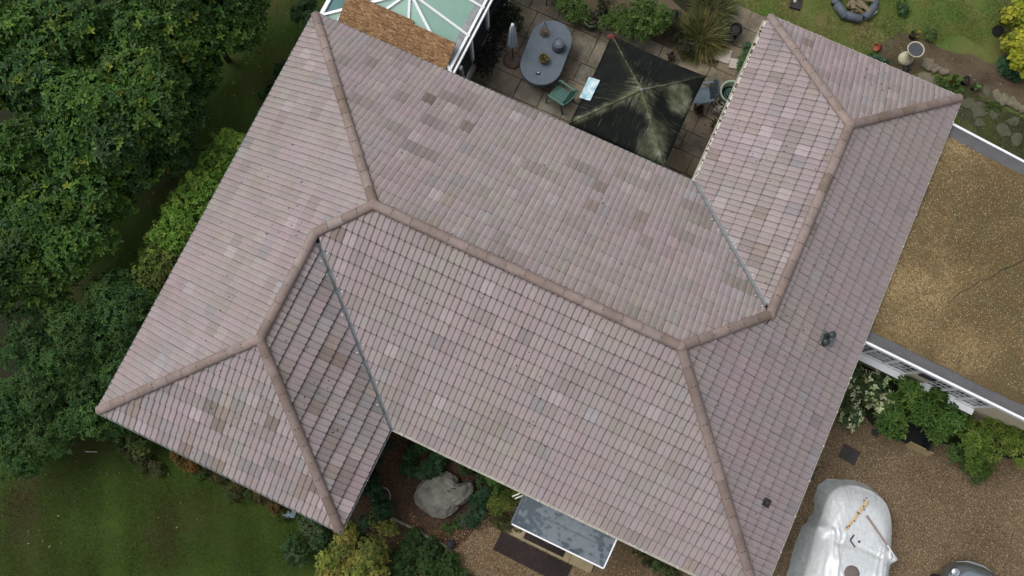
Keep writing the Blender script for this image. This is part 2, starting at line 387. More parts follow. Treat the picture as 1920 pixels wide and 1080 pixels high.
while y < 15.6:
    h = random.choice([.6, .6, .9, .75]); x = 3.85-random.choice([0, .3, .45])
    while x < 11.15:
        w_ = random.choice([.6, .75, .9, .9, .6]); x1 = min(x+w_, 11.2)
        c = np.array([[(x+x1)/2, y+h/2]])
        lim = 15.4 if x < 6.3 else (15.0 if x > 9.2 else 13.4)
        if x1-x > .2 and not in_poly(c, PBED)[0] and y < lim: slab(x, x1, y, y+h)
        x = x1
    y += h; rowi += 1

# ------------------------------------------------------------------ the bungalow: tiled hip roofs
HE = 2.45
K = dict(A1=(0, 8.6, HE), A2=(0, -2.666, HE), A3=(6.463, -2.666, HE), I1=(6.463, 0, HE), I2=(10.775, 8.6, HE), C1=(10.775, 13.595, HE), C2=(15.991, 13.595, HE), B=(15.991, 0, HE),
         R1=(4.3, 4.3, 4.757), R2=(3.232, 3.232, 4.183), R3=(3.232, .566, 4.183), R4=(11.691, 4.3, 4.757), R5=(13.383, 5.992, 3.849), R6=(13.383, 10.987, 3.849))
K = {k: np.array(v, float) for k, v in K.items()}
TAN = (4.757-HE)/4.3
QW = np.array([3.232, 8.6-3.232, 4.183]); QE = np.array([15.991-2.608, 2.608, 3.849])
house = thing('bungalow', 'wide bungalow under pinkish brown tiled hip roofs with two wings', 'house')
FACES = {'west': (['A1', 'A2', 'R3', 'R2', 'R1'], (1, 0), [['A1', 'A2', 'R3', 'R2', QW], [QW, 'R2', 'R1']]),
         'south_hip': (['A2', 'A3', 'R3'], (0, 1), None), 'wing_east': (['A3', 'I1', 'R2', 'R3'], (-1, 0), None),
         'front': (['I1', 'B', 'R4', 'R1', 'R2'], (0, 1), None),
         'east': (['B', 'C2', 'R6', 'R5', 'R4'], (-1, 0), [['B', 'C2', 'R6', 'R5', QE], [QE, 'R5', 'R4']]),
         'back': (['I2', 'A1', 'R1', 'R4', 'R5'], (0, -1), None), 'wing_west': (['C1', 'I2', 'R5', 'R6'], (1, 0), None), 'north_hip': (['C2', 'C1', 'R6'], (0, -1), None)}
gp = lambda k: K[k] if isinstance(k, str) else k
U = MB()
for nm, (ks, up, sub) in FACES.items():
    for part in (sub or [ks]): U.add([gp(k)-np.array([0, 0, .075]) for k in part], [tuple(range(len(part)))])
roof = U.build('roof', 'underlay', house)

TW, GA = .300, .345
def roll_profile():
    one = [(0, 0), (.030, .009), (.075, .0185), (.122, .019), (.138, .002)]
    p = [(x, z) for x, z in one]+[(x+.15, z) for x, z in one]+[(.2965, .001)]
    return p
PROF = roll_profile()
def tile_bmesh_data():
    v = []; f = []; n = len(PROF); LEN = .358; TH = .042
    for yy, zz in ((.010, TH), (GA-.050, TH*.145), (LEN, TH*(1-LEN/GA))):
        v += [(x, yy-(.5*z if yy < .1 else 0), z+zz) for x, z in PROF]
    v += [(x, -.002-.5*z, z-.002) for x, z in PROF]
    for i in range(n-1):
        f.append((i, i+1, n+i+1, n+i)); f.append((n+i, n+i+1, 2*n+i+1, 2*n+i)); f.append((3*n+i, 3*n+i+1, i+1, i))
    return v, f
TV, TF = tile_bmesh_data()
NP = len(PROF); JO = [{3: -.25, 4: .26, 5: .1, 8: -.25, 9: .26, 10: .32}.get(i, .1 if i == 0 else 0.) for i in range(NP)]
ED = [2.1, 1.5, 1.2, 1.4, 2.1, 1.9, 1.5, 1.2, 1.4, 2.1, 2.1]  # painted step shadow mixed with dirt, deepest in the troughs
TE = JO+JO+ED+[.75]*NP      # grime in the roll joints and worn lower edge, painted shadow under the course step
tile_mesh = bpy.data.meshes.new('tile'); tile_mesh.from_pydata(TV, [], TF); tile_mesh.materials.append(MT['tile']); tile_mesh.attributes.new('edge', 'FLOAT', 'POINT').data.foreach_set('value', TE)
TVn = np.array(TV)
PINK, PALE, BROWN, GREY, BEIGE = map(np.array, ((.266, .224, .225), (.306, .264, .268), (.165, .134, .118), (.236, .217, .220), (.262, .230, .219)))
STY = {  # chance of brown, grey, pale, beige, jitter
    'west': (.005, .035, .03, .30, .022), 'south_hip': (.08, .18, .08, .04, .05), 'wing_east': (.15, .26, .06, .05, .07), 'front': (.003, .025, .025, .22, .022),
    'east': (.002, .045, .0, .02, .022), 'back': (.014, .025, .02, .36, .028), 'wing_west': (.05, .05, .13, .10, .045), 'north_hip': (.03, .08, .06, .04, .05)}
from mathutils import noise as mn
STAIN = dict(west=.42, south_hip=.48, wing_east=.70, front=.34, east=.18, back=.62, wing_west=.66, north_hip=.32)
def tile_colour(nm, p):
    b_, g_, pl, be, j = STY[nm]
    clump = .5+.5*math.sin(p[0]*1.9+math.sin(p[1]*1.6)*2)*math.sin(p[1]*2.3+1.1+p[0]*.4)
    r = random.random(); bb = b_*(.1+3.2*clump**4)
    if r < bb: c = BROWN*random.uniform(.85, 1.55)
    elif r < bb+g_: c = GREY*random.uniform(.85, 1.15)
    elif r < bb+g_+pl: c = PALE*random.uniform(.93, 1.05)
    elif r < bb+g_+pl+be: c = BEIGE*random.uniform(.9, 1.06)
    else: c = PINK
    q_ = mn.noise(Vector((p[0]*(.75 if abs(FACES[nm][1][1]) else 2.4)+7, p[1]*(2.4 if abs(FACES[nm][1][1]) else .75), 3.1)))+.35*mn.noise(Vector((p[0]*3.1, p[1]*3.1, 9.)))
    s_ = min(1., max(0., (q_-.12)/.35))*STAIN[nm]*random.uniform(.3, 1.2)       # run-off stains in streaks along the courses
    c = c*(1-s_)+np.array((.165, .140, .124))*s_
    return c*(1+random.gauss(0, j))*np.array([1+random.gauss(0, .012), 1, 1+random.gauss(0, .015)])
MW = np.array(cam.matrix_world); Ri = MW[:3, :3].T
def px_area(q):
    c = (np.array(q)-CAMP) @ Ri.T; X = 960+1512*c[:, 0]/-c[:, 2]; Y = 540-1512*c[:, 1]/-c[:, 2]
    if X.max() < 0 or X.min() > 1920 or Y.max() < 0 or Y.min() > 1080: return 0
    return abs(sum(X[i]*Y[(i+1) % 4]-X[(i+1) % 4]*Y[i] for i in range(4)))/2
full = []; cutV = []; cutF = []; cutC = []; cutE = []
def add_cut(V, F, c, e):
    o = len(cutV); cutE.extend(e); cutV.extend(V); cutF.extend([tuple(i+o for i in f) for f in F]); cutC.extend([c]*len(V))
for nm, (ks, up, sub) in FACES.items():
    ca = 1/math.sqrt(1+TAN*TAN); s = np.array([up[0]*ca, up[1]*ca, TAN*ca]); eh = np.array([up[1], -up[0], 0.]); nrm = np.cross(eh, s)
    org = gp(ks[0]); to2 = lambda p: np.array([(p-org) @ eh, (p-org) @ s])
    edges = []      # half planes of the whole (possibly reflex) outline, grouped by convex piece
    pieces = []
    for part in (sub or [ks]):
        p2 = [to2(gp(k)) for k in part]
        if sum(p2[i][0]*p2[(i+1) % len(p2)][1]-p2[(i+1) % len(p2)][0]*p2[i][1] for i in range(len(p2))) < 0: p2 = p2[::-1]; part = part[::-1]
        hp = []
        for i in range(len(p2)):
            a, b_ = p2[i], p2[(i+1) % len(p2)]; d = (b_-a)/np.linalg.norm(b_-a); nn = np.array([-d[1], d[0]])   # inward
            if abs(a[1]) < 1e-3 and abs(b_[1]) < 1e-3: continue                                                   # the eave is not cut
            nmz = {part[i] if isinstance(part[i], str) else 'q', part[(i+1) % len(part)] if isinstance(part[(i+1) % len(part)], str) else 'q'}
            inset = .058 if nmz in ({'I1', 'R2'}, {'I2', 'R5'}) else .03
            if 'q' in nmz and nmz & {'R2', 'R5'}: inset = 0.
            hp.append((a+nn*inset, nn))
        pieces.append(hp)
    P2 = np.array([to2(gp(k)) for k in ks]); lo, hi = P2.min(0), P2.max(0)
    M = np.column_stack([eh, s, nrm]); off = (hi[0]-lo[0]) % TW/2
    for k in range(int((hi[1]+.05)/GA)+1):
        s0 = -.055+k*GA
        for i in range(-1, int((hi[0]-lo[0])/TW)+2):
            x0 = lo[0]+off+i*TW-TW
            x0 += random.gauss(0, .0012); y0 = s0+random.gauss(0, .003); rot = random.gauss(0, .004); lift = abs(random.gauss(0, .0025))
            cr, sr = math.cos(rot), math.sin(rot); c2 = np.array([(x0, y0), (x0+.2965, y0), (x0+.2965, y0+.358), (x0, y0+.358)])
            states = []
            for hp in pieces:
                dmin = min(min((c-a) @ n_ for c in c2) for a, n_ in hp); dmax = min(max((c-a) @ n_ for c in c2) for a, n_ in hp)
                states.append('in' if dmin >= 0 else ('out' if dmax <= .01 else 'cut'))
            if all(x == 'out' for x in states): continue
            Tm = np.eye(4); Rz = np.array([[cr, -sr, 0], [sr, cr, 0], [0, 0, 1]]); Tm[:3, :3] = M @ Rz; Tm[:3, 3] = org+eh*x0+s*y0+nrm*(lift-.012)
            col = tile_colour(nm, Tm[:3, 3])
            inside = all(any(all((c-a) @ n_ >= -1e-6 for a, n_ in hp) for hp in pieces) for c in c2) and len(pieces) > 1
            if 'in' in states or inside:
                q = [org+eh*c[0]+s*c[1]+nrm*.02 for c in ((x0, y0), (x0+TW, y0), (x0+TW, y0+GA), (x0, y0+GA))]
                full.append((px_area(q), Tm, col)); continue
            for hp, st in zip(pieces, states):
                if st == 'out': continue
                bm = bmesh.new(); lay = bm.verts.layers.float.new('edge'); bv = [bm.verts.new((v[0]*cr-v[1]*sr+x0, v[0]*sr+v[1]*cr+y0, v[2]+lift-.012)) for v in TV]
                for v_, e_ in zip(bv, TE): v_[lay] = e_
                for f in TF: bm.faces.new([bv[j] for j in f])
                for a, n_ in hp:
                    bmesh.ops.bisect_plane(bm, geom=bm.verts[:]+bm.edges[:]+bm.faces[:], plane_co=(a[0], a[1], 0), plane_no=(-n_[0], -n_[1], 0), clear_outer=True)
                if len(bm.faces):
                    bm.verts.index_update(); W = [org+eh*v.co.x+s*v.co.y+nrm*v.co.z for v in bm.verts]
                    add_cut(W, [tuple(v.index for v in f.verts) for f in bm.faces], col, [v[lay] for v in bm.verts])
                bm.free()
full.sort(key=lambda r: -r[0])
for a_, Tm, col in full[:300]:
    o = bpy.data.objects.new('tile', tile_mesh); COL.objects.link(o); o.parent = roof; o.matrix_local = Matrix(Tm); o.color = (*col, 1)
for a_, Tm, col in full[300:]:
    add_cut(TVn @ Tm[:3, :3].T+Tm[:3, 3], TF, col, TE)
me = bpy.data.meshes.new('tile'); me.from_pydata([tuple(v) for v in cutV], [], cutF)
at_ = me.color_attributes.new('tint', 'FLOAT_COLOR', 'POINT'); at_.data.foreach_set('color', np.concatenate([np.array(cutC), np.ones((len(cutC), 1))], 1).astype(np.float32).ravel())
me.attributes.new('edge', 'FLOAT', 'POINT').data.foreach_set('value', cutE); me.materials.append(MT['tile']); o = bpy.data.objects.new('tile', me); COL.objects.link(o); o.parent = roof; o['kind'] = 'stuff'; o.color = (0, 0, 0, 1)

# ridge and hip tiles, one object each
RC = [np.array(c) for c in ((.245, .190, .170), (.232, .176, .158), (.262, .202, .184), (.215, .163, .143), (.245, .194, .18))]
fix = MB(); mort = MB()
def ridge_run(a, b, pitch=.452, r=.114, squash=.68):
    a, b = Vector(gp(a)), Vector(gp(b)); d = b-a; Ld = d.length; d.normalize(); n = max(1, round(Ld/pitch)); st = Ld/n
    side = d.cross(Vector((0, 0, 1))).normalized(); up = side.cross(d).normalized()
    for i in range(n):
        k0, k1 = i*st+(0 if i else -.03), (i+1)*st-.004+(.02 if i == n-1 else 0); rr = r*random.uniform(.985, 1.02); B = MB(); vs = []; m = 9
        for kk, sc in ((k0, 1.012), (k1, .992)):
            for j in range(m):
                ang = PI*(-.06+1.12*j/(m-1)); vs.append(a+d*kk+side*(math.cos(ang)*rr*sc)+up*(math.sin(ang)*rr*sc*squash+.018))
        vs += vs[:]      # separate rims keep the ends crisp
        for kk, sc in ((k0, .95), ):
            for j in range(m):
                ang = PI*(-.06+1.12*j/(m-1)); vs.append(a+d*kk+side*(math.cos(ang)*rr*sc)+up*(math.sin(ang)*rr*sc*squash+.014))
        for j in range(m):
            ang = PI*(-.06+1.12*j/(m-1)); vs.append(a+d*k1+side*(math.cos(ang)*rr*.94)+up*(math.sin(ang)*rr*.94*squash+.012))
        fs = []
        for j in range(m-1): fs += [(j, j+1, m+j+1, m+j), (4*m+j, 4*m+j+1, 2*m+j+1, 2*m+j), (3*m+j, 3*m+j+1, 5*m+j+1, 5*m+j)]
        B.add(vs, fs); o = B.build('ridge_tile', 'ridge', roof, True)
        o.data.polygons.foreach_set('use_smooth', [i_ % 3 == 0 for i_ in range(len(o.data.polygons))])
        c = RC[random.randrange(5)]*random.gauss(.91, .05)
        if random.random() < .10: c = np.array((.165, .125, .10))
        o.color = (*c, 1)
        if i:
            p = a+d*(k0+.0)
            for sx in ((-.04, .035) if random.random() < .6 else (0.01,)):
                q = p+side*sx+up*(r*squash+.018); fix.tube([q-up*.012, q+up*.008], .0125, 6)
    # scalloped strip of ventilating roll showing under both edges
    k = .06
    while k < Ld-.05:
        for sg in (-1, 1):
            if random.random() < .55:
                q = a+d*(k+random.uniform(-.03, .03))+side*sg*(r+.012+random.uniform(-.006, .02)); q.z -= .012+abs(sg)*r*TAN*.55
                mort.box(q, (random.uniform(.02, .06), random.uniform(.015, .03), .03), random.uniform(0, 3))
        k += .085
for pr in (('R1', 'A1'), ('R1', 'R2'), ('R3', 'R2'), ('A2', 'R3'), ('A3', 'R3'), ('R1', 'R4'), ('R4', 'R5'), ('R5', 'R6'), ('C1', 'R6'), ('C2', 'R6'), ('B', 'R4')): ridge_run(*pr)
fix.build('ridge_fixing', 'black', roof, kind='stuff')
LT_ = MB()
for k in range(150):
    nm_ = random.choice(list(FACES)); ks_ = FACES[nm_][0]; wts = [random.random() for _ in ks_]; p_ = sum(gp(q)*w_ for q, w_ in zip(ks_, wts))/sum(wts)
    LT_.box(p_+np.array([0, 0, .045]), (random.uniform(.015, .05), random.uniform(.012, .03), .014), random.uniform(0, 3), .5)
LT_.build('leaf_litter', simple('roof_litter', (.07, .05, .03), (.03, .022, .016), 30, .95), roof, kind='stuff')
mort.build('ridge_mortar', simple('ridge_mortar', (.36, .30, .28), (.22, .18, .17), 25, .9), roof, kind='stuff')
for p in ('R1', 'R2', 'R3', 'R4', 'R5', 'R6'):      # saddle piece where the runs meet
    B = MB(); q = K[p]; B.lathe([(.128, -.05), (.127, .02), (.108, .062), (.07, .086), (.03, .095), (.0, .096)], q, 18)
    o = B.build('ridge_saddle', 'ridge', roof, True); o.color = (.225, .172, .154, 1)

# lead valleys with their clips
for a, b_, s1, s2 in (('I1', 'R2', (1, 0), (0, -1)), ('I2', 'R5', (-1, 0), (0, 1))):
    a, b_ = K[a].copy(), K[b_].copy(); d = (b_-a)/np.linalg.norm(b_-a); ext = a-d*.12; V = []
    for p in (ext, b_-d*.22):
        for sg, (ex, ey) in ((1, s1), (0, (0, 0)), (-1, s2)):
            # each wing of the strip lies in its own roof slope
            g = np.array([ex, ey, 0])*.16
            q = p+g if sg else p
            V.append(q+np.array([0, 0, .012 if sg else .004]))
    B = MB()
    # the slopes rise away from the valley line
    for i in (0, 2, 3, 5): V[i] = V[i]+np.array([0, 0, .16*TAN*.0])
    B.add(V, [(0, 1, 4, 3), (1, 2, 5, 4)]); B.build('valley_lining', 'lead', roof)
    C_ = MB(); Ln = np.linalg.norm(b_-a); sd_ = np.cross(d, (0, 0, 1)); sd_ /= np.linalg.norm(sd_); k = .25
    while k < Ln-.3:
        for sg in (-1, 1):
            q = a+d*(k+random.uniform(-.04, .04)+.16*(sg > 0))+sd_*sg*.098+np.array([0, 0, .055]); C_.box(q, (.05, .012, .012), math.atan2(sd_[1], sd_[0])+random.uniform(-.3, .3))
        k += .33
    C_.build('valley_clip', 'white', roof, kind='stuff')

# gutters along every eave, fascia and soffit
def gutter(a, b_, out, mat, r=.057, drop=.075, o_=.05):
    a, b_ = np.array(a, float), np.array(b_, float); ov = np.array([out[0], out[1], 0.]); B = MB(); vs = []; m = 8; d = (b_-a)/np.linalg.norm(b_-a)
    prof = [(math.cos(PI+PI*j/(m-1))*r, math.sin(PI+PI*j/(m-1))*r) for j in range(m)]
    prof = prof+[(x*.86, z*.86) for x, z in prof[::-1]]
    for p in (a, b_):
        for x, z in prof: vs.append(p+ov*(o_+x)+np.array([0, 0, z-drop+.03]))
    n = len(prof); fs = [(j, (j+1) % n, n+(j+1) % n, n+j) for j in range(n)]+[tuple(range(n)), tuple(range(n, 2*n))[::-1]]
    B.add(vs, fs); g = B.build('gutter', mat, house); k = .3
    Ln = np.linalg.norm(b_-a); BR = MB()
    while k < Ln: q = a+d*k+ov*(o_+.0)+np.array([0, 0, -.045+.02]); BR.bar(q-ov*.05, q+ov*.062, .02, .012); k += .9
    BR.build('gutter_bracket', mat, g); return g
z = HE
gutter((0, 8.65, z), (0, -2.72, z), (-1, 0), 'greygut'); gutter((-.1, -2.666, z), (6.56, -2.666, z), (0, -1), 'greygut')
gutter((6.463, -2.6, z), (6.463, -.04, z), (1, 0), 'greygut'); gutter((6.53, 0, z), (16.05, 0, z), (0, -1), 'cream', o_=.062)
gutter((15.991, 0.05, z), (15.991, 13.6, z), (1, 0), 'cream', o_=.056); gutter((16.05, 13.595, z), (10.7, 13.595, z), (0, 1), 'cream')
gutter((10.775, 13.5, z), (10.775, 8.7, z), (-1, 0), 'cream', o_=.085); gutter((10.7, 8.6, z), (-.1, 8.6, z), (0, 1), 'greygut', o_=.045)
# moss and leaf litter lying in the patio-side gutter
LB = MB(); yy = 8.9
while yy < 13.4:
    LB.box((10.775-.085+random.uniform(-.02, .02), yy, z-.035), (random.uniform(.02, .06), random.uniform(.02, .09), random.uniform(.02, .04)), random.uniform(0, 3), .6); yy += random.uniform(.05, .28)
LB.build('gutter_litter', simple('gutter_litter', (.13, .10, .05), (.06, .05, .025), 20, .95), house, kind='stuff')
foot = [(.02, -2.64), (6.44, -2.64), (6.44, .02), (15.97, .02), (15.97, 13.57), (10.8, 13.57), (10.8, 8.58), (.02, 8.58)]
SF = MB(); SF.prism([(6.44, .02), (15.97, .02), (15.97, 8.58), (6.44, 8.58)], 2.285, 2.30); SF.prism([(.02, -2.64), (6.435, -2.64), (6.435, 8.58), (.02, 8.58)], 2.285, 2.30); SF.prism([(10.8, 8.585), (15.97, 8.585), (15.97, 13.57), (10.8, 13.57)], 2.285, 2.30)
SF.build('soffit', 'soffit', house)
FB = MB()
for i in range(8):
    a, b_ = foot[i], foot[(i+1) % 8]; FB.bar((a[0], a[1], 2.36), (b_[0], b_[1], 2.36), .022, .15)
FB.build('fascia', 'soffit', house)
wl = [(.45, -2.2), (6.0, -2.2), (6.0, .45), (15.54, .45), (15.54, 13.15), (11.22, 13.15), (11.22, 8.15), (.45, 8.15)]
for i in range(8):
    a, b_ = Vector((*wl[i], 1.13)), Vector((*wl[(i+1) % 8], 1.13)); B = MB(); d = (b_-a).normalized(); B.bar(a-d*.12, b_+d*.12-d*.245, .24, 2.26); B.build('wall', 'brickw', house)
for (x, y_, w_, ax) in ((3.2, -2.33, 1.8, 0), (6.13, -1.0, 1.2, 1), (8.2, .32, 1.6, 0), (13.6, .32, 1.8, 0), (15.67, 3.0, 1.5, 1), (.32, 3.0, 1.4, 1), (.32, 6.4, 1.2, 1), (7.5, 8.29, 2.4, 0), (11.09, 11.0, 1.6, 1), (13.4, 13.28, 1.8, 0)):
    B = MB(); dx, dy = (w_, .07) if ax == 0 else (.07, w_)
    B.box((x, y_, 1.5), (dx, dy, 1.15)); f = B.build('window', 'white', house)
    B = MB()
    for sg in (-.25, .25):
        B.box((x+(sg*w_ if ax == 0 else 0), y_+(sg*w_ if ax else 0), 1.5), ((w_*.42, .085, .98) if ax == 0 else (.085, w_*.42, .98)))
    B.build('pane', 'glass', f)
B = MB(); B.box((11.3, .32, 1.06), (.95, .07, 2.05)); dr = B.build('front_door', 'white', house); B = MB(); B.box((11.3, .275, 1.5), (.5, .02, .9)); B.build('pane', 'glass', dr)

# soil vent pipe and small tile vent on the east slope
def on_east(x, y_): return (x, y_, HE+(15.991-x)*TAN)
vx, vy, vz = on_east(*(14.993, 6.272))
B = MB(); B.add([(vx-.16, vy-.13, HE+(15.991-vx+.16)*TAN+.055), (vx+.26, vy-.13, HE+(15.991-vx-.26)*TAN+.055), (vx+.26, vy+.13, HE+(15.991-vx-.26)*TAN+.055), (vx-.16, vy+.13, HE+(15.991-vx+.16)*TAN+.055),
              (vx-.16, vy-.13, HE+(15.991-vx+.16)*TAN-.02), (vx+.26, vy-.13, HE+(15.991-vx-.26)*TAN-.02), (vx+.26, vy+.13, HE+(15.991-vx-.26)*TAN-.02), (vx-.16, vy+.13, HE+(15.991-vx+.16)*TAN-.02)], [(0, 1, 2, 3), (4, 5, 1, 0), (5, 6, 2, 1), (6, 7, 3, 2), (7, 4, 0, 3)])
B.build('vent_flashing', 'lead', roof)
B = MB(); B.lathe([(.115, -.05), (.10, .05), (.07, .10), (.062, .12), (.062, .42), (.075, .42), (.082, .45), (.082, .50), (.05, .52)], (vx-.02, vy+.0, vz), 16); B.lathe([(.11, .0), (.085, .10), (.06, .13), (.0, .14)], (vx+.02, vy-.12, vz+.03), 12); B.build('vent_pipe', simple('vent_pipe_plastic', (.035, .045, .05), (.025, .03, .035), 10, .4), roof, True)
tx, ty, tz = on_east(*(15.189, 2.135))
B = MB(); sl_ = math.atan(TAN)
def epl(dx, dy, h): return (tx+dx, ty+dy, HE+(15.991-tx-dx)*TAN+h)
B.add([epl(-.10, -.10, .05), epl(.11, -.10, .05), epl(.11, .10, .05), epl(-.10, .10, .05), epl(-.08, -.075, .12), epl(.075, -.075, .09), epl(.075, .075, .09), epl(-.08, .075, .12)], [(4, 5, 6, 7), (0, 1, 5, 4), (1, 2, 6, 5), (2, 3, 7, 6), (3, 0, 4, 7)])
B.lathe([(.055, 0), (.052, .04), (.03, .06), (0, .065)], epl(.0, .0, .09), 14); B.build('tile_vent', 'black', roof)

# lean-to porch canopy over the front door
m, t, b = nt('porch_canopy_sheet'); co = coord(t)
c = ramp(t, noise(t, co, 1.2, 4), [(.35, (.05, .066, .08)), (.7, (.085, .105, .122))])
wv = voro(t, coord(t, 'pos', (1., 1.3, 1.)), 7.5, 'SMOOTH_F1'); wet = N(t, 'ShaderNodeMath', operation='MULTIPLY_ADD'); L(t, wv.outputs['Distance'], wet.inputs[0]); wet.inputs[1].default_value = .55; L(t, noise(t, co, 2.1, 4, .6), wet.inputs[2]); fac = ramp(t, wet.outputs[0], [(.70, 0.), (.73, .6), (.95, 1.)])
c = mixc(t, fac, c, (.135, .158, .175)); c = mixc(t, ramp(t, noise(t, co, 14, 5, .7), [(.5, 0.), (.75, .35)]), c, (.22, .26, .29))
L(t, c, b.inputs['Base Color']); b.inputs['Specular IOR Level'].default_value = .45
L(t, ramp(t, fac, [(0., .18), (1., .5)]), b.inputs['Roughness'])
px0, px1, pyb, pyf = 10.13, 12.49, .30, -.86
zt = lambda y_: 2.16+.10*(y_-pyf)/(pyb-pyf)
B = MB(); B.add([(px0, pyf, zt(pyf)), (px1, pyf, zt(pyf)), (px1, pyb, zt(pyb)), (px0, pyb, zt(pyb)), (px0, pyf, zt(pyf)-.03), (px1, pyf, zt(pyf)-.03), (px1, pyb, zt(pyb)-.03), (px0, pyb, zt(pyb)-.03)], [(0, 1, 2, 3), (7, 6, 5, 4), (0, 4, 5, 1), (1, 5, 6, 2), (2, 6, 7, 3), (3, 7, 4, 0)])
can = B.build('porch_canopy', m, house)
B = MB(); B.bar((px0-.02, pyf-.02, zt(pyf)-.03), (px1+.02, pyf-.02, zt(pyf)-.03), .035, .09); B.bar((px1+.02, pyf, zt(pyf)-.02), (px1+.02, pyb, zt(pyb)-.02), .03, .09); B.build('canopy_trim', 'white', can)
B = MB(); B.bar((px0-.035, pyf, zt(pyf)-.02), (px0-.035, pyb, zt(pyb)-.02), .06, .08)
for sy in (-.42, .02):
    B.bar((px0, sy, zt(sy)+.006), (px1, sy, zt(sy)+.006), .016, .010)
B.build('canopy_rail', 'cloth2', can)
B = MB()
for x in (px0+.05, px1-.05):
    B.bar((x, pyf+.03, zt(pyf)-.06), (x, .33, 1.6), .05); 
B.build('canopy_bracket', 'white', can)
B = MB(); B.bar((9.98, -.14, 2.28), (9.86, -.30, 2.05), .03); B.bar((10.06, -.16, 2.28), (9.94, -.32, 2.05), .03); B.build('overflow_pipe', 'cream', house)

# ------------------------------------------------------------------ flat roofed extension on the east side
ann = thing('flat_roof_extension', 'flat roofed extension covered in golden gravel with white edge trim, right of the bungalow', 'building')
SWc, SEc, NEc, NWc = (16.06, 6.78), (24.5, 6.54), (24.5, 12.20), (16.06, 12.92)
def inset(c, dx0, dx1, dy0, dy1): return None
B = MB(); B.prism([SWc, SEc, NEc, NWc], 2.14, 2.28); B.build('roof_deck', 'felt', ann)
gr = [(16.02, 7.07), (24.4, 6.83), (24.4, 11.92), (16.02, 12.62)]
bmp = wobble(gr, .25, .02)
B = MB(); B.prism(bmp, 2.281, 2.297)
rg = B.build('roof_gravel', g_roofgrit, ann); rg['kind'] = 'stuff'
def edge_trim(a, b_, nrm_):
    a, b_ = Vector((*a, 0)), Vector((*b_, 0)); n_ = Vector((*nrm_, 0)); B = MB(); U3 = Vector((0, 0, 1))
    # raised felt kerb and the white capping on its outer edge
    K_ = MB(); q = lambda p, i, z: p-n_*i+U3*z
    K_.add([q(a, .10, 2.281), q(b_, .10, 2.281), q(b_, .0, 2.33), q(a, .0, 2.33), q(a, .0, 2.15), q(b_, .0, 2.15)], [(0, 1, 2, 3), (3, 2, 5, 4)])
    B.bar(a+n_*.03+U3*2.27, b_+n_*.03+U3*2.27, .058, .15)
    K_.build('felt_kerb', 'felt', ann); return B.build('edge_trim', 'white', ann)
edge_trim(SWc, SEc, (-.028, -1)); edge_trim(NEc, NWc, (.085, 1))
B = MB(); y0s = 6.90
def ys(x): return 6.805-(x-16)*.0284
wz = [(15.9, 16.0), (17.86, 18.32), (19.78, 24.4)]
for x0, x1 in wz: B.prism([(x0, ys(x0)), (x1, ys(x1)), (x1, ys(x1)+.22), (x0, ys(x0)+.22)], 0, 2.14)
for x0, x1 in ((16.0, 17.86), (18.32, 19.78)):
    B.prism([(x0, ys(x0)), (x1, ys(x1)), (x1, ys(x1)+.22), (x0, ys(x0)+.22)], 0, .92); B.prism([(x0, ys(x0)), (x1, ys(x1)), (x1, ys(x1)+.22), (x0, ys(x0)+.22)], 2.05, 2.14)
B.build('wall', 'render', ann)
B = MB(); B.prism([(15.9, 12.45), (24.3, 11.75), (24.3, 11.97), (15.9, 12.67)], 0, 2.14); B.build('wall', 'render', ann)
B = MB(); B.prism([(24.1, 6.75), (24.32, 6.75), (24.32, 11.97), (24.1, 11.97)], 0, 2.14); B.build('wall', 'render', ann)
for x0, x1 in ((16.0, 17.86), (18.32, 19.78)):
    F = MB(); n = 3; w_ = (x1-x0)/n
    for i in range(n+1):
        x = x0+i*w_; F.bar((x, ys(x)+.04, .92), (x, ys(x)+.04, 2.05), .06, .07, up=(0, 1, 0))
    for zz in (.955, 2.02): F.bar((x0, ys(x0)+.04, zz), (x1, ys(x1)+.04, zz), .07, .07)
    f = F.build('window', 'white', ann)
    S_ = MB(); S_.add([(x0-.06, ys(x0)+.05, .93), (x1+.06, ys(x1)+.05, .93), (x1+.06, ys(x1)-.16, .885), (x0-.06, ys(x0)-.16, .885), (x0-.06, ys(x0)+.05, .86), (x1+.06, ys(x1)+.05, .86), (x1+.06, ys(x1)-.16, .855), (x0-.06, ys(x0)-.16, .855)],
                      [(3, 2, 1, 0), (4, 5, 6, 7), (3, 7, 6, 2), (0, 3, 7, 4), (1, 5, 6, 2)]); S_.build('sill', 'white', f)
    for i in range(n):
        a_, b_ = x0+i*w_+.03, x0+(i+1)*w_-.03; Pn = MB(); Pn.prism([(a_, ys(a_)+.05), (b_, ys(b_)+.05), (b_, ys(b_)+.065), (a_, ys(a_)+.065)], .96, 2.0); Pn.build('pane', 'glass', f)
    GB = MB()
    for i in range(n):
        a_, b_ = x0+i*w_+.04, x0+(i+1)*w_-.04
        for q in (1/3, 2/3): xx = a_+(b_-a_)*q; GB.bar((xx, ys(xx)+.046, .98), (xx, ys(xx)+.046, 2.0), .010, .008, up=(0, 1, 0))
        for zz in (1.24, 1.50, 1.76): GB.bar((a_, ys(a_)+.046, zz), (b_, ys(b_)+.046, zz), .010, .008)
    GB.build('glazing_bar', 'white', f)
B = MB(); B.box((18.06, 6.76, 1.78), (.38, .12, .22)); B.bar((17.9, 6.86, 1.9), (17.9, 6.70, 1.86), .03); B.build('wall_box', simple('dark_purple_box', (.03, .025, .045), None, 5, .5), ann)
B = MB(); cp_ = [(17.689, 8.584), (17.822, 8.913), (18.006, 9.103), (18.158, 9.383), (18.400, 9.571), (18.588, 9.913), (18.790, 10.098), (19.009, 10.397), (19.321, 10.633)]
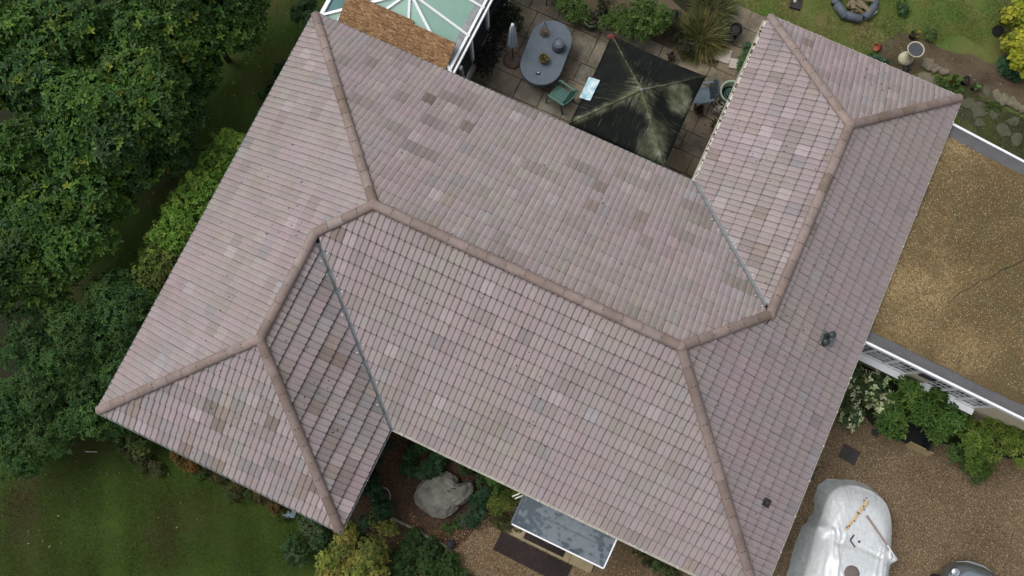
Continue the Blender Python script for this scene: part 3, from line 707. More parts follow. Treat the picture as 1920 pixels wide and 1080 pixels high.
for i in range(len(cp_)-1): B.bar((*cp_[i], 2.301), (*cp_[i+1], 2.301), random.uniform(.012, .028), .006)
B.build('roof_crack', 'soil', ann)
# pebbles loose on the extension roof and on the drive are added with the ground litter below

# ------------------------------------------------------------------ conservatory against the back eave
con = thing('conservatory', 'conservatory with pale green roof sheets and white glazing bars behind the bungalow', 'conservatory')
HUB = (2.08, 10.05, 2.78); SE_, SW_ = (3.84, 8.74, 2.26), (.10, 8.74, 2.26); NE_, NW_ = (3.90, 15.6, 2.26), (.10, 15.6, 2.26); HN = (2.08, 14.6, 2.78)
for tri in ((SW_, SE_, HUB), (SE_, NE_, HN, HUB), (NW_, SW_, HUB, HN), (NE_, NW_, HN)):
    B = MB(); n = len(tri); B.add(list(tri)+[(p[0], p[1], p[2]-.02) for p in tri], [tuple(range(n)), tuple(range(n, 2*n))[::-1]]+[(i, n+i, n+(i+1) % n, (i+1) % n) for i in range(n)])
    B.build('roof_sheet', 'poly' if tri[0] != NW_ else 'tealglass', con)
def cbar(p, q, w_=.06): B = MB(); u = Vector((0, 0, .025)); B.bar(Vector(p)+u, Vector(q)+u, w_, .05); B.build('glazing_bar', 'white', con)
def lerp(a, b_, t_): return tuple(a[i]+(b_[i]-a[i])*t_ for i in range(3))
cbar(HUB, SE_, .07); cbar(HUB, lerp(SW_, SE_, .66)); cbar(HUB, lerp(SW_, SE_, .27)); cbar(HUB, SW_, .07)
ep = lambda y_: (3.84+(y_-8.74)*.0087, y_, 2.26)
wp = lambda y_: (.10, y_, 2.26)
cbar(HUB, ep(9.84), .065); cbar((2.08, 10.7, 2.78), ep(10.72)); cbar(HUB, HN, .12)
for i in range(1, 6): cbar((2.08, 10.7+i*.85, 2.78), ep(10.72+i*.85))
for i in range(7): cbar((2.08, 10.05+i*.75, 2.78), wp(9.5+i*.85))
B = MB(); B.bar((3.79, 8.74, 2.285), (3.85, 15.6, 2.285), .075, .07); B.build('eaves_beam', 'white', con)
B = MB(); B.bar((3.86, 8.74, 2.27), (3.92, 15.6, 2.27), .06, .04); B.build('gutter_trough', 'black', con)
B = MB(); B.bar((3.92, 8.74, 2.275), (3.98, 15.6, 2.275), .05, .07); B.build('gutter_face', 'white', con)
B = MB(); B.bar((3.66, 8.9, 2.33), (3.71, 15.5, 2.33), .17, .012); B.build('box_rail', 'greygut', con)
B = MB(); B.bar((.06, 8.74, 2.27), (.06, 15.6, 2.27), .10, .10); B.build('eaves_beam', 'white', con)
cbar((.55, 8.76, 2.30), (.70, 9.95, 2.42), .05)
for y_ in (8.88, 9.9, 10.9, 11.9, 12.9, 13.9, 14.9):
    B = MB(); B.bar((3.82, y_, 0), (3.84, y_, 2.24), .09, .09); B.build('post', 'white', con); B = MB(); B.bar((.12, y_, 0), (.12, y_, 2.24), .08, .08); B.build('post', 'white', con)
for i, y_ in enumerate((9.39, 10.4, 11.4, 12.4, 13.4, 14.4)):
    B = MB(); B.box((3.82, y_, 1.35), (.02, .9, 1.7)); B.build('pane', 'glass', con); B = MB(); B.box((3.82, y_, .25), (.06, .91, .5)); B.build('panel', 'white', con)
    B = MB(); B.box((.12, y_, 1.35), (.02, .9, 1.7)); B.build('pane', 'glass', con); B = MB(); B.box((.12, y_, .25), (.06, .91, .5)); B.build('panel', 'white', con)
# white downpipe in front of the glass by the eave
B = MB(); B.bar((4.02, 9.06, .1), (3.99, 9.0, 2.2), .11, .07); B.build('downpipe', 'greygut', con)

m, t, b = nt('oriented_strand_board'); lay = None
for i, ang in enumerate((.3, 1.3, 2.4)):
    tc = N(t, 'ShaderNodeTexCoord'); mp = N(t, 'ShaderNodeMapping'); mp.inputs['Rotation'].default_value = (0, 0, ang); mp.inputs['Scale'].default_value = (13, 36, 9); mp.inputs['Location'].default_value = (i*3.3, i*7.1, 0)
    L(t, tc.outputs['Object'], mp.inputs[0]); v = voro(t, mp.outputs[0], 1.); sep = N(t, 'ShaderNodeSeparateColor'); L(t, v.outputs['Color'], sep.inputs[0])
    c = ramp(t, sep.outputs[0], [(0, (.10, .048, .018)), (.45, (.20, .105, .042)), (.85, (.27, .155, .07)), (.985, (.38, .26, .14))])
    lay = c if lay is None else mixc(t, ramp(t, sep.outputs[1], [(.48, 0.), (.52, 1.)]), lay, c)
tc = coord(t, 'obj'); lay = mixc(t, 1., lay, ramp(t, noise(t, tc, 1.5, 5), [(.3, (.75, .72, .7)), (.7, (1.1, 1.1, 1.1))]), 'MULTIPLY')
L(t, lay, b.inputs['Base Color']); b.inputs['Roughness'].default_value = .85; MT['osb'] = m
SLP = math.atan((2.78-2.26)/(10.05-8.74))
for x0, x1, dep, lab, dz, rz in ((.56, 2.45, .80, 'longer strand board laid on the conservatory roof, near the bungalow corner', .075, .0), (2.452, 3.70, .72, 'shorter strand board laid on the conservatory roof, beside the white gutter', .082, -.01)):
    B = MB(); B.box(((x1-x0)/2, dep/2, 0), (x1-x0, dep, .018)); o = B.build('strand_board', 'osb'); o.location = (x0, 8.73, 2.26+dz); o.rotation_euler = (SLP, 0, rz)
    tag(o, lab, 'board', 'strand boards on the conservatory roof')

# ------------------------------------------------------------------ gazebo with a dark, algae streaked canopy
gz = thing('gazebo', 'square gazebo with black canopy streaked by green algae on the patio', 'gazebo', (8.54, 10.16, .05))
m, t, b = nt('algae_streaked_canvas'); co = coord(t, 'obj'); sx = N(t, 'ShaderNodeSeparateXYZ'); L(t, co, sx.inputs[0])
def mth(op, a, b_=None, c=None):
    n = N(t, 'ShaderNodeMath', operation=op)
    for i, v in enumerate((a, b_, c)):
        if v is None: continue
        if isinstance(v, (int, float)): n.inputs[i].default_value = v
        else: L(t, v, n.inputs[i])
    return n.outputs[0]
ax, ay = mth('ABSOLUTE', sx.outputs[0]), mth('ABSOLUTE', sx.outputs[1])
dg = mth('ABSOLUTE', mth('SUBTRACT', ax, ay)); rad = mth('MAXIMUM', ax, ay)
isx = mth('GREATER_THAN', ax, ay)
s1 = noise(t, coord(t, 'obj', (1.1, 16, 1)), 1.5, 5, .65); s2 = noise(t, coord(t, 'obj', (16, 1.1, 1)), 1.5, 5, .65)
st = mth('ADD', mth('MULTIPLY', s1, isx), mth('MULTIPLY', s2, mth('SUBTRACT', 1., isx)))
big = noise(t, co, 1.1, 4, .6)
streak = ramp(t, st, [(.58, 0.), (.68, .9)])
south = mth('ADD', mth('MULTIPLY', mth('LESS_THAN', sx.outputs[1], 0.), .8), .2)
hip = mth('MULTIPLY', ramp(t, mth('ADD', dg, mth('MULTIPLY', mth('SUBTRACT', st, .5), .5)), [(.02, 1.), (.07, .7), (.20, 0.)]), mth('MULTIPLY', south, ramp(t, big, [(.35, .25), (.6, 1.)])))
line = mth('MULTIPLY', ramp(t, dg, [(.012, 1.), (.03, 0.)]), ramp(t, noise(t, co, 6., 4, .7), [(.38, 0.), (.5, .9)]))
hip = mth('MAXIMUM', mth('MULTIPLY', hip, ramp(t, noise(t, co, 5., 5, .7), [(.36, .15), (.56, 1.)])), line)
peak = mth('MULTIPLY', ramp(t, rad, [(.10, 1.), (.52, 0.)]), ramp(t, st, [(.42, 0.), (.56, 1.)]))
rim = mth('MULTIPLY', ramp(t, rad, [(1.22, 0.), (1.34, .8)]), ramp(t, noise(t, co, 9., 5, .7), [(.45, 0.), (.6, 1.)]))
dxp = mth('SUBTRACT', sx.outputs[0], .95); dyp = mth('SUBTRACT', sx.outputs[1], .42)
patch = mth('MULTIPLY', ramp(t, mth('ADD', mth('SQRT', mth('ADD', mth('MULTIPLY', dxp, dxp), mth('MULTIPLY', dyp, dyp))), mth('MULTIPLY', noise(t, co, 3.5, 5, .7), .5)), [(.52, .8), (.72, 0.)]), isx)
dyq = mth('ADD', sx.outputs[1], 1.0); dxq = mth('SUBTRACT', sx.outputs[0], .85)
patch2 = mth('MULTIPLY', ramp(t, mth('ADD', mth('SQRT', mth('ADD', mth('MULTIPLY', dxq, dxq), mth('MULTIPLY', mth('MULTIPLY', dyq, dyq), .35))), mth('MULTIPLY', st, .7)), [(.58, .5), (.78, 0.)]), 1.)
al = mth('MINIMUM', mth('ADD', mth('ADD', mth('MULTIPLY', streak, ramp(t, big, [(.38, .1), (.65, .9)])), hip), mth('ADD', mth('ADD', peak, rim), mth('ADD', patch, patch2))), 1.)
spk = ramp(t, noise(t, co, 50., 4, .8), [(.3, .35), (.65, 1.)]); al = mth('MULTIPLY', al, spk)
base = ramp(t, noise(t, co, 2.5, 5, .7), [(.3, (.004, .006, .006)), (.7, (.011, .013, .010))])
alc = ramp(t, noise(t, co, 4., 4, .6), [(.3, (.09, .10, .05)), (.5, (.18, .19, .11)), (.68, (.34, .35, .27))])
c = mixc(t, mth('MULTIPLY', al, .85), base, alc)
L(t, c, b.inputs['Base Color']); b.inputs['Roughness'].default_value = .85; b.inputs['Specular IOR Level'].default_value = .12; MT['canopy'] = m
HW = 1.35; V = []; Fc = []
NS = 16
for sgn, axs in ((1, 0), (1, 1), (-1, 0), (-1, 1)):
    o0 = len(V)
    for i in range(NS+1):
        rr = i/NS
        for j in range(NS+1):
            q = -1+2*j/NS; sag = -.05*math.sin(PI*rr)*(1-q*q)-.03*rr*rr*(1-q*q)
            out = rr*HW*(1-.022*(1-q*q)*rr); a_ = (out*sgn, q*rr*HW) if axs == 0 else (q*rr*HW, out*sgn)
            zz = 2.78-.62*rr**.92+sag+.012*math.sin(q*9+axs*3)*rr*(1-rr)
            V.append((a_[0], a_[1], zz))
    for i in range(NS):
        for j in range(NS):
            f = (o0+i*(NS+1)+j, o0+i*(NS+1)+j+1, o0+(i+1)*(NS+1)+j+1, o0+(i+1)*(NS+1)+j); Fc.append(f if (axs == 1) ^ (sgn > 0) else f[::-1])
    e0 = o0+NS*(NS+1); o1 = len(V)     # valance
    for j in range(NS+1): p = V[e0+j]; V.append((p[0]*1.004, p[1]*1.004, p[2]-.17-.012*(j % 2)))
    for j in range(NS): Fc.append((e0+j, e0+j+1, o1+j+1, o1+j))
B = MB(); B.add(V, Fc); cn = B.build('canopy', 'canopy', gz, True)
B = MB()
for sx_ in (-1, 1):
    for sy_ in (-1, 1): B.tube([(0, 0, 2.80), (sx_*.45, sy_*.45, 2.575), (sx_*HW, sy_*HW, 2.175)], .014, 6)
B.build('canopy_seam', 'canopy', gz, True)
B = MB(); B.lathe([(.05, 2.76), (.045, 2.80), (.02, 2.81), (.03, 2.835), (.022, 2.86), (0, 2.865)], (0, 0, 0), 12); B.build('finial', 'greygut', gz, True)
for sx_ in (-1, 1):
    for sy_ in (-1, 1):
        B = MB(); B.bar((sx_*1.27, sy_*1.27, 0), (sx_*1.27, sy_*1.27, 2.12), .05); B.build('post', 'black', gz)
B = MB()
for k in (-1, 1): B.bar((-1.27, k*1.27, 2.10), (1.27, k*1.27, 2.10), .03); B.bar((k*1.27, -1.27, 2.07), (k*1.27, 1.27, 2.07), .03)
B.build('frame', 'black', gz)
B = MB(); V = []; n1, n2 = 6, 8
for i in range(n1+1):
    for j in range(n2+1):
        u, v_ = i/n1, j/n2; x = -1.40+.30*u; y_ = -.60+.62*v_; rr = min(1, abs(x)/HW); V.append((x, y_, 2.81-.62*rr**.92-.05*math.sin(PI*rr)*.8+.012*math.sin(u*7+v_*5)-.03*rr+.02))
B.add(V, [(i*(n2+1)+j, (i+1)*(n2+1)+j, (i+1)*(n2+1)+j+1, i*(n2+1)+j+1) for i in range(n1) for j in range(n2)])
m, t, b = nt('pale_blue_sheet'); co = coord(t, 'obj'); L(t, ramp(t, noise(t, co, 5, 5, .65), [(.35, (.17, .34, .42)), (.5, (.36, .50, .54)), (.68, (.60, .67, .69))]), b.inputs['Base Color']); b.inputs['Roughness'].default_value = .25; MT['bluesheet'] = m
o = B.build('plastic_sheet', 'bluesheet'); o.location = (8.54, 10.16, .05); tag(o, 'pale blue plastic sheet lying on the left edge of the black gazebo canopy', 'sheet')
sm = o.modifiers.new('thick', 'SOLIDIFY'); sm.thickness = .008
B = MB(); V = [(-.10, -.07, .02), (.08, -.05, .03), (.10, .05, .05), (.02, .09, .02), (-.09, .05, -.03), (0, 0, .10), (.06, .03, .09)]
B.add(V, [(0, 1, 5), (1, 2, 6), (1, 6, 5), (2, 3, 6), (3, 4, 5), (3, 5, 6), (4, 0, 5)]); o = B.build('rag', simple('red_cloth', (.20, .045, .035), (.12, .03, .025), 14, .9)); o.location = (7.20, 11.44, 2.22)
tag(o, 'crumpled red rag on the top left corner of the gazebo canopy', 'rag')

# ------------------------------------------------------------------ patio furniture
tb = thing('dining_table', 'oval patio dining table under a slate blue fitted cover', 'table', (5.61, 10.98, .05), math.radians(5))
def stadium(hl, r, n=14): return [(r*math.cos(PI*i/n), hl+r*math.sin(PI*i/n)) for i in range(n+1)]+[(-r*math.cos(PI*i/n), -hl-r*math.sin(PI*i/n)) for i in range(n+1)]
p0 = stadium(.40, .60); B = MB(); p1 = stadium(.40, .59)
B.prism([(x*1.012, y_*1.01) for x, y_ in p0], .55, .70, p0); B.prism(p0, .7005, .722, p1); B.build('table_cover', 'cloth', tb, bevel=.008)
B = MB(); B.prism(stadium(.40, .50), .66, .69); B.build('tabletop', 'metal', tb)
for sx_ in (-1, 1):
    for sy_ in (-1, 1): B = MB(); B.bar((sx_*.36, sy_*.62, 0), (sx_*.34, sy_*.58, .66), .05); B.build('leg', 'black', tb)
TZ = .05+.7225
q = thing('storage_drum', 'dark slate round covered drum standing on the blue oval table', 'drum', (5.86, 11.26, TZ)); B = MB(); B.lathe([(.185, 0), (.192, .03), (.165, .26), (.155, .285), (.13, .29), (.128, .28), (0, .278)], n=28); B.build('body', 'cloth2', q, True, bevel=0)
B = MB(); B.lathe([(.118, .281), (.11, .292), (0, .293)], n=24); B.build('lid', 'cloth', q, True)
def pot(name, label, cat, loc, r, h, mat, soil=.9, group=None, tilt=None, rz=0.):
    q = thing(name, label, cat, loc, rz, group)
    if tilt: q.rotation_euler = tilt
    B = MB(); B.lathe([(r*.72, 0), (r*.92, h*.86), (r*1.02, h*.87), (r*1.04, h), (r*.93, h), (r*.90, h*.88), (r*.86, h*.8), (0, h*.8)], n=20); B.build('pot_body', mat, q, True)
    if soil: B = MB(); B.lathe([(r*.868, h*.805), (r*.4, h*.83), (0, h*.835)], n=16); B.build('soil', 'soil', q, True)
    return q
q = pot('planted_bowl', 'black bowl of withered yellow bedding plants on the blue oval table', 'bowl', (5.65, 10.72, TZ), .135, .15, 'black')
def tuft(parent, n, r, z, h, cols, wd=.012, mat='leaf', name='foliage', kind=None, lean=.8):
    a = rng.random(n)*2*PI; rr = np.sqrt(rng.random(n))*r; b0 = np.stack([np.cos(a)*rr, np.sin(a)*rr, np.full(n, z)], 1); d = np.stack([np.cos(a)*rng.random(n)*lean, np.sin(a)*rng.random(n)*lean, .4+.6*rng.random(n)], 1)
    ln = h*(.5+.7*rng.random(n))[:, None]; d = d/np.linalg.norm(d, axis=1)[:, None]*ln; sd_ = np.stack([-np.sin(a), np.cos(a), np.zeros(n)], 1)*wd
    V = np.stack([b0, b0+d*.55+sd_, b0+d-np.array([0, 0, 1])*ln*.18, b0+d*.55-sd_], 1).reshape(-1, 3); F = np.arange(4*n).reshape(-1, 4)
    tc = np.array(cols)[rng.integers(0, len(cols), n)]*(.7+.6*rng.random((n, 1))); return npmesh(name, V, F, mat, parent, np.repeat(tc, 4, 0), kind)
tuft(q, 160, .115, .12, .09, [(.24, .17, .05), (.14, .09, .03), (.10, .12, .03), (.30, .23, .09)], .016, kind='stuff')
q = thing('plant_support', 'rusty conical wire basket filled with dry yellow flowers at the table end', 'wire cone', (5.33, 11.48, TZ)); B = MB()
for k in range(10):
    a_ = 2*PI*k/10; B.tube([(.135*math.cos(a_), .135*math.sin(a_), .03), (.09*math.cos(a_), .09*math.sin(a_), .26), (-.02, .02, .62)], .0038, 4)
for zz, rr in ((.03, .135), (.10, .12), (.18, .106), (.26, .09), (.34, .072), (.42, .052), (.5, .034)): B.tube([(rr*math.cos(2*PI*j/14)-.02*zz, rr*math.sin(2*PI*j/14)+.02*zz, zz) for j in range(15)], .0038, 4)
B.build('wire_frame', 'metal', q)
B = MB(); B.lathe([(.11, 0), (.125, .03), (0, .035)], n=14); B.build('dish', 'soil', q); tuft(q, 120, .115, .02, .06, [(.42, .32, .10), (.32, .22, .06), (.5, .4, .18)], .014, name='dried_flowers', kind='stuff')
q = thing('ornament', 'small dark blue and white figurine on the lower end of the table cover', 'ornament', (5.66, 10.28, TZ), .5); B = MB(); B.tube([(-.05, 0, .012), (0, .015, .025), (.05, .0, .02), (.085, .03, .018)], [.012, .022, .02, .008], 8); B.build('body', simple('navy_glaze', (.02, .03, .06)), q, True); B = MB(); B.lathe([(0, 0), (.018, .01), (.02, .025), (.012, .04), (0, .042)], (.03, .02, .02), 10); B.build('head', 'white', q, True)

q = thing('umbrella_stand', 'round rust brown umbrella stand with grey centre on the patio', 'umbrella stand', (4.72, 10.66, .054)); B = MB(); B.lathe([(.27, 0), (.275, .02), (.25, .06), (.22, .065), (.215, .05), (0, .05)], n=28); B.build('rim', 'basebrown', q, True)
B = MB(); B.lathe([(.213, .051), (.2, .06), (.06, .085), (.045, .2), (.03, .22), (.03, .051)], n=22); B.build('centre', 'basegrey', q, True)
for k in (-1, 1): B = MB(); B.box((0, k*.15, .075), (.13, .045, .03)); B.build('handle', 'basebrown', q)
q = thing('parasol', 'closed pale blue parasol standing upright in the round brown base', 'parasol', (4.72, 10.66, .11)); B = MB(); B.tube([(0, 0, 0), (-.02, .03, 2.0)], .019, 8); B.build('pole', 'basebrown', q, True)
V = []; Fc = []; na = 32; zl = [(.92, .12), (1.0, .125), (1.15, .105), (1.4, .095), (1.65, .085), (1.85, .07), (1.97, .035), (2.0, .02)]
for i, (zz, rr) in enumerate(zl):
    for k in range(na):
        a_ = 2*PI*k/na; r2 = rr*(1+.20*math.cos(8*a_+.5*i)*(1 if i < 6 else .2)); V.append((r2*math.cos(a_)-.02*zz/2, r2*math.sin(a_)+.03*zz/2, zz-(.05*math.cos(8*a_) if i == 0 else 0)))
for i in range(len(zl)-1):
    for k in range(na): Fc.append((i*na+k, i*na+(k+1) % na, (i+1)*na+(k+1) % na, (i+1)*na+k))
B = MB(); B.add(V, Fc); B.build('canopy', 'parasol', q, True); B = MB(); B.lathe([(.03, 1.98), (.045, 2.0), (.04, 2.04), (.0, 2.06)], (-.02, .03, 0), 10); B.build('cap', 'white', q, True)

def chair(label, loc, rz, mat, tilt=None):
    q = thing('garden_chair', label, 'chair', loc, rz, 'resin garden chairs on the patio')
    if tilt: q.rotation_euler = tilt
    B = MB()
    for i in range(6): B.box((0, -.19+.076*i, .42-.006*i), (.46, .066, .018))
    B.build('seat', mat, q)
    for i in range(7):
        x = -.19+.0635*i; B = MB(); hh = .95-.9*abs(x)**2*1.3; B.bar((x*.95, -.225, .42), (x*1.05, -.46, hh), .04, .014, up=(1, 0, 0)); B.build('back_slat', mat, q)
    B = MB(); pr = [(-.25, -.225, .42), (-.27, -.34, .66), (-.24, -.42, .86), (-.14, -.47, .96), (0, -.485, .985), (.14, -.47, .96), (.24, -.42, .86), (.27, -.34, .66), (.25, -.225, .42)]; B.tube(pr, .02, 7)
    B.bar((-.23, -.225, .44), (.23, -.225, .44), .035); B.build('back_frame', mat, q, True)
    for sx_ in (-1, 1):
        B = MB(); B.bar((sx_*.265, -.34, .655), (sx_*.28, .16, .63), .055, .02); B.bar((sx_*.28, .16, .63), (sx_*.26, .21, .58), .055, .02); B.build('armrest', mat, q)
        B = MB(); B.bar((sx_*.27, .24, 0), (sx_*.25, .19, .60), .045, .03); B.build('leg', mat, q); B = MB(); B.bar((sx_*.27, -.36, 0), (sx_*.245, -.22, .45), .045, .03); B.build('leg', mat, q)
    return q
chair('green slatted garden chair facing the blue oval table', (6.42, 10.12, .054), math.radians(78), 'grn')
chair('slate blue garden chair standing behind the right corner of the gazebo', (10.18, 11.86, .054), math.radians(118), 'blu', (math.radians(-14), 0, math.radians(118)))
chair('dark blue garden chair beside the shrubs behind the parasol', (5.05, 12.95, .054), math.radians(200), 'blu')
MAT_ = MB(); MAT_.box((0, 0, .006), (.62, .55, .012)); o = MAT_.build('doormat', 'black'); o.location = (4.35, 9.22, .056); o.rotation_euler[2] = .0; tag(o, 'black doormat on the patio at the conservatory corner', 'mat')

PZ = .054
GRP = 'black plant pots on and around the patio'
q = pot('plant_pot', 'large green glazed pot with sparse plant above the oval table', 'plant pot', (6.33, 12.60, PZ), .235, .42, 'greenpot'); tuft(q, 90, .2, .36, .22, [(.07, .075, .03), (.10, .09, .05), (.05, .07, .025), (.16, .13, .09)], .02, kind='stuff')
pot('plant_pot', 'upper black pot of the pair beside the ornamental grass', 'plant pot', (*(10.202, 14.137), PZ), .20, .34, 'black', .8, GRP)
pot('plant_pot', 'lower black pot of the pair beside the ornamental grass', 'plant pot', (*(10.166, 13.900), PZ), .165, .24, 'black', .78, GRP)
q = pot('plant_pot', 'small dark pot with a twiggy plant behind the top edge of the gazebo', 'plant pot', (*(8.845, 12.638), PZ), .10, .2, 'black', .8, GRP); tuft(q, 40, .09, .16, .18, [(.02, .02, .015), (.04, .035, .02)], .014, kind='stuff')
q = pot('plant_pot', 'small brown potted plant on the slabs right of the gazebo', 'plant pot', (*(10.215, 11.518), PZ), .09, .15, 'basebrown', .85); tuft(q, 70, .09, .12, .16, [(.05, .03, .018), (.035, .02, .014), (.06, .045, .02)], .02, kind='stuff')
q = pot('plant_pot', 'grey pot with drooping grassy plant half under the right wing gutter', 'plant pot', (*(10.919, 11.229), PZ), .15, .26, 'greygut', .85); tuft(q, 120, .13, .2, .3, [(.05, .055, .02), (.08, .07, .03), (.03, .03, .014)], .012, kind='stuff', lean=1.6)
q = thing('water_tub', 'pale green round tub holding a coiled dark hose below the right wing gutter', 'tub', (*(10.826, 12.324), PZ)); B = MB(); B.lathe([(.30, 0), (.33, .30), (.35, .32), (.35, .35), (.30, .35), (.28, .30), (.26, .06), (0, .05)], n=30); B.build('tub_body', simple('pale_green_plastic', (.30, .38, .30), (.22, .29, .23), 6, .5), q, True)
B = MB(); B.tube([((.20-.004*k)*math.cos(k*.55), (.20-.004*k)*math.sin(k*.55), .12+.006*k) for k in range(34)], .018, 6); B.build('hose', 'grn', q, True)
B = MB(); B.lathe([(.26, .10), (0, .11)], n=20); B.build('water', 'dark', q)
q = thing('planter_box', 'pale stone trough with trailing plants below the green tub', 'planter', (*(10.696, 11.798), PZ), .1); B = MB(); B.box((0, 0, .13), (.28, .34, .26)); B.build('trough', 'pale', q, bevel=.01); tuft(q, 60, .13, .24, .18, [(.05, .08, .025), (.08, .09, .03)], .02, kind='stuff')
for (px_, py_, w_, h_, rz, lab) in ((*(10.142, 13.394), .52, .42, .1, 'larger pale loose slab beside the ornamental grass'), (*(10.601, 13.301), .34, .30, .25, 'smaller pale loose slab near the right wing gutter')):
    B = MB(); B.box((0, 0, .022), (w_, h_, .044)); o = B.build('loose_slab', 'pale', bevel=.006); o.location = (px_, py_, PZ); o.rotation_euler[2] = rz; tag(o, lab, 'slab', 'pale loose slabs on the patio')
q = thing('garden_statue', 'weathered pale stone bust among the dark shrubs at the conservatory wall', 'statue', (*(4.065, 11.136), PZ), .6); B = MB(); B.lathe([(.13, 0), (.13, .05), (.09, .08), (.08, .25), (.15, .36), (.13, .5), (.06, .56), (.05, .6), (.085, .66), (.09, .73), (.06, .8), (0, .82)], n=16, sy=.75); B.build('figure', 'cast', q, True)

# ------------------------------------------------------------------ back garden
q = thing('birdbath', 'cream stone birdbath with dark water bowl on the bare soil', 'birdbath', (15.02, 15.56, 0)); B = MB(); B.lathe([(.20, 0), (.21, .06), (.20, .14), (.15, .20), (.11, .30), (.10, .40), (.13, .50), (.17, .56), (.19, .60)], n=24); B.build('pedestal', 'cast', q, True)
B = MB(); B.lathe([(.17, .58), (.22, .64), (.245, .68), (.225, .69), (.20, .655), (.12, .63), (0, .628)], n=26); B.build('basin', 'cast', q, True)
B = MB(); B.lathe([(.212, .672), (.12, .673), (0, .673)], n=24); B.build('water', simple('dark_water', (.05, .055, .065), (.07, .075, .085), 9, .1), q)
q = thing('ring_of_logs', 'ring of slate grey rolls round a heap of timber offcuts on the lawn', 'fire pit', (*(13.083, 16.569), 0))
for a_, r_ in ((235, .55), (278, .50), (345, .48), (190, .60), (40, .5), (95, .55), (140, .55)):
    B = MB(); c_ = (math.cos(math.radians(a_))*r_, math.sin(math.radians(a_))*r_); dx, dy = -math.sin(math.radians(a_))*.24, math.cos(math.radians(a_))*.24
    B.tube([(c_[0]-dx, c_[1]-dy, .12), (c_[0]-dx*.95, c_[1]-dy*.95, .125), (c_[0]+dx*.95, c_[1]+dy*.95, .125), (c_[0]+dx, c_[1]+dy, .12)], [.09, .125, .125, .09], 14); B.build('roll', 'cloth2', q, True)
for k in range(14):
    a_ = random.uniform(0, PI); x, y_ = random.uniform(-.22, .22), random.uniform(-.25, .25); l_ = random.uniform(.2, .36); B = MB(); zz = .05+.03*k*.6
    B.bar((x-math.cos(a_)*l_, y_-math.sin(a_)*l_, zz), (x+math.cos(a_)*l_, y_+math.sin(a_)*l_, zz+random.uniform(-.06, .08)), random.uniform(.05, .13), .025); B.build('timber', 'wood', q)
q = thing('broken_tube', 'pale grey torn tube lying at the lower end of the ring of rolls', 'tube', (*(13.591, 16.343), .0), .9); B = MB(); B.tube([(-.16, 0, .07), (.05, 0, .075), (.18, .02, .07)], [.07, .065, .02], 10); B.build('tube_shell', 'greygut', q, True); B = MB(); B.tube([(.1, .0, .1), (.24, .03, .12), (.28, .05, .12)], [.04, .03, .005], 7); B.build('torn_end', 'pale', q, True)
q = thing('plastic_tray', 'small black plastic tray lying on the lawn above the right wing corner', 'tray', (*(11.491, 15.819), 0), .15); B = MB(); B.box((0, 0, .02), (.30, .34, .03))
for sx_, sy_, w_, h_ in ((-.145, 0, .02, .34), (.145, 0, .02, .34), (0, -.165, .27, .02), (0, .165, .27, .02)): B.box((sx_, sy_, .06), (w_, h_, .06))
B.build('tray_shell', 'black', q); B = MB(); B.lathe([(.05, .035), (.055, .06), (.03, .075), (0, .08)], (-.04, .06, 0), 10); B.build('stone', 'pale', q, True)
q = pot('plant_pot', 'tipped terracotta pot with dark mouth on the lawn edge', 'plant pot', (*(14.216, 15.587), .07), .105, .2, 'terracotta', 0, None, (math.radians(60), 0, math.radians(-45)))
B = MB(); B.lathe([(.09, .155), (0, .156)], n=14); B.build('dark_mouth', 'dark', q)
q = pot('plant_pot', 'black pot with a yellow flowering sprig behind the birdbath', 'plant pot', (*(14.958, 16.304), 0), .12, .22, 'black', .8); tuft(q, 34, .08, .18, .16, [(.20, .22, .03), (.10, .14, .03), (.32, .28, .04)], .02, kind='stuff')
q = pot('plant_pot', 'bright red pot standing by the yellow leaved shrub', 'plant pot', (*(17.189, 17.872), 0), .115, .17, 'red', 0); B = MB(); B.lathe([(.105, .15), (.05, .152), (0, .152)], n=14); B.build('lid', 'red', q)
q = thing('fire_grate', 'round black wire basket on the lawn below the red pot', 'basket', (*(17.163, 17.527), 0)); B = MB(); B.lathe([(.15, .01), (.16, .1), (.165, .1), (.155, .0)], n=20)
for k in range(-3, 4): B.bar((k*.042, -math.sqrt(.024-(k*.042)**2), .08), (k*.042, math.sqrt(.024-(k*.042)**2), .08), .008); B.bar((-math.sqrt(.024-(k*.042)**2), k*.042, .075), (math.sqrt(.024-(k*.042)**2), k*.042, .075), .008)
B.build('basket', 'black', q); B = MB(); B.lathe([(.14, .012), (0, .013)], n=16); B.build('ash', 'soil', q)
q = pot('plant_pot', 'terracotta pot with a leafy green plant on the stone edging', 'plant pot', (*(16.517, 15.490), 0), .12, .2, 'terracotta', .85); tuft(q, 70, .10, .16, .16, [(.07, .14, .03), (.10, .17, .04)], .03, kind='stuff')
pot('plant_pot', 'empty black pot right of the leafy terracotta pot', 'plant pot', (*(16.811, 15.628), 0), .12, .2, 'black', .7)
q = pot('plant_pot', 'low black pot with a green seedling, nearest the stone path', 'plant pot', (*(17.125, 15.577), 0), .11, .17, 'black', .8); tuft(q, 40, .08, .13, .12, [(.10, .20, .05), (.14, .24, .08)], .025, kind='stuff')
pot('plant_pot', 'sunken black pot at the foot of the birdbath', 'plant pot', (*(15.140, 15.294), -.06), .12, .15, 'black', .8)
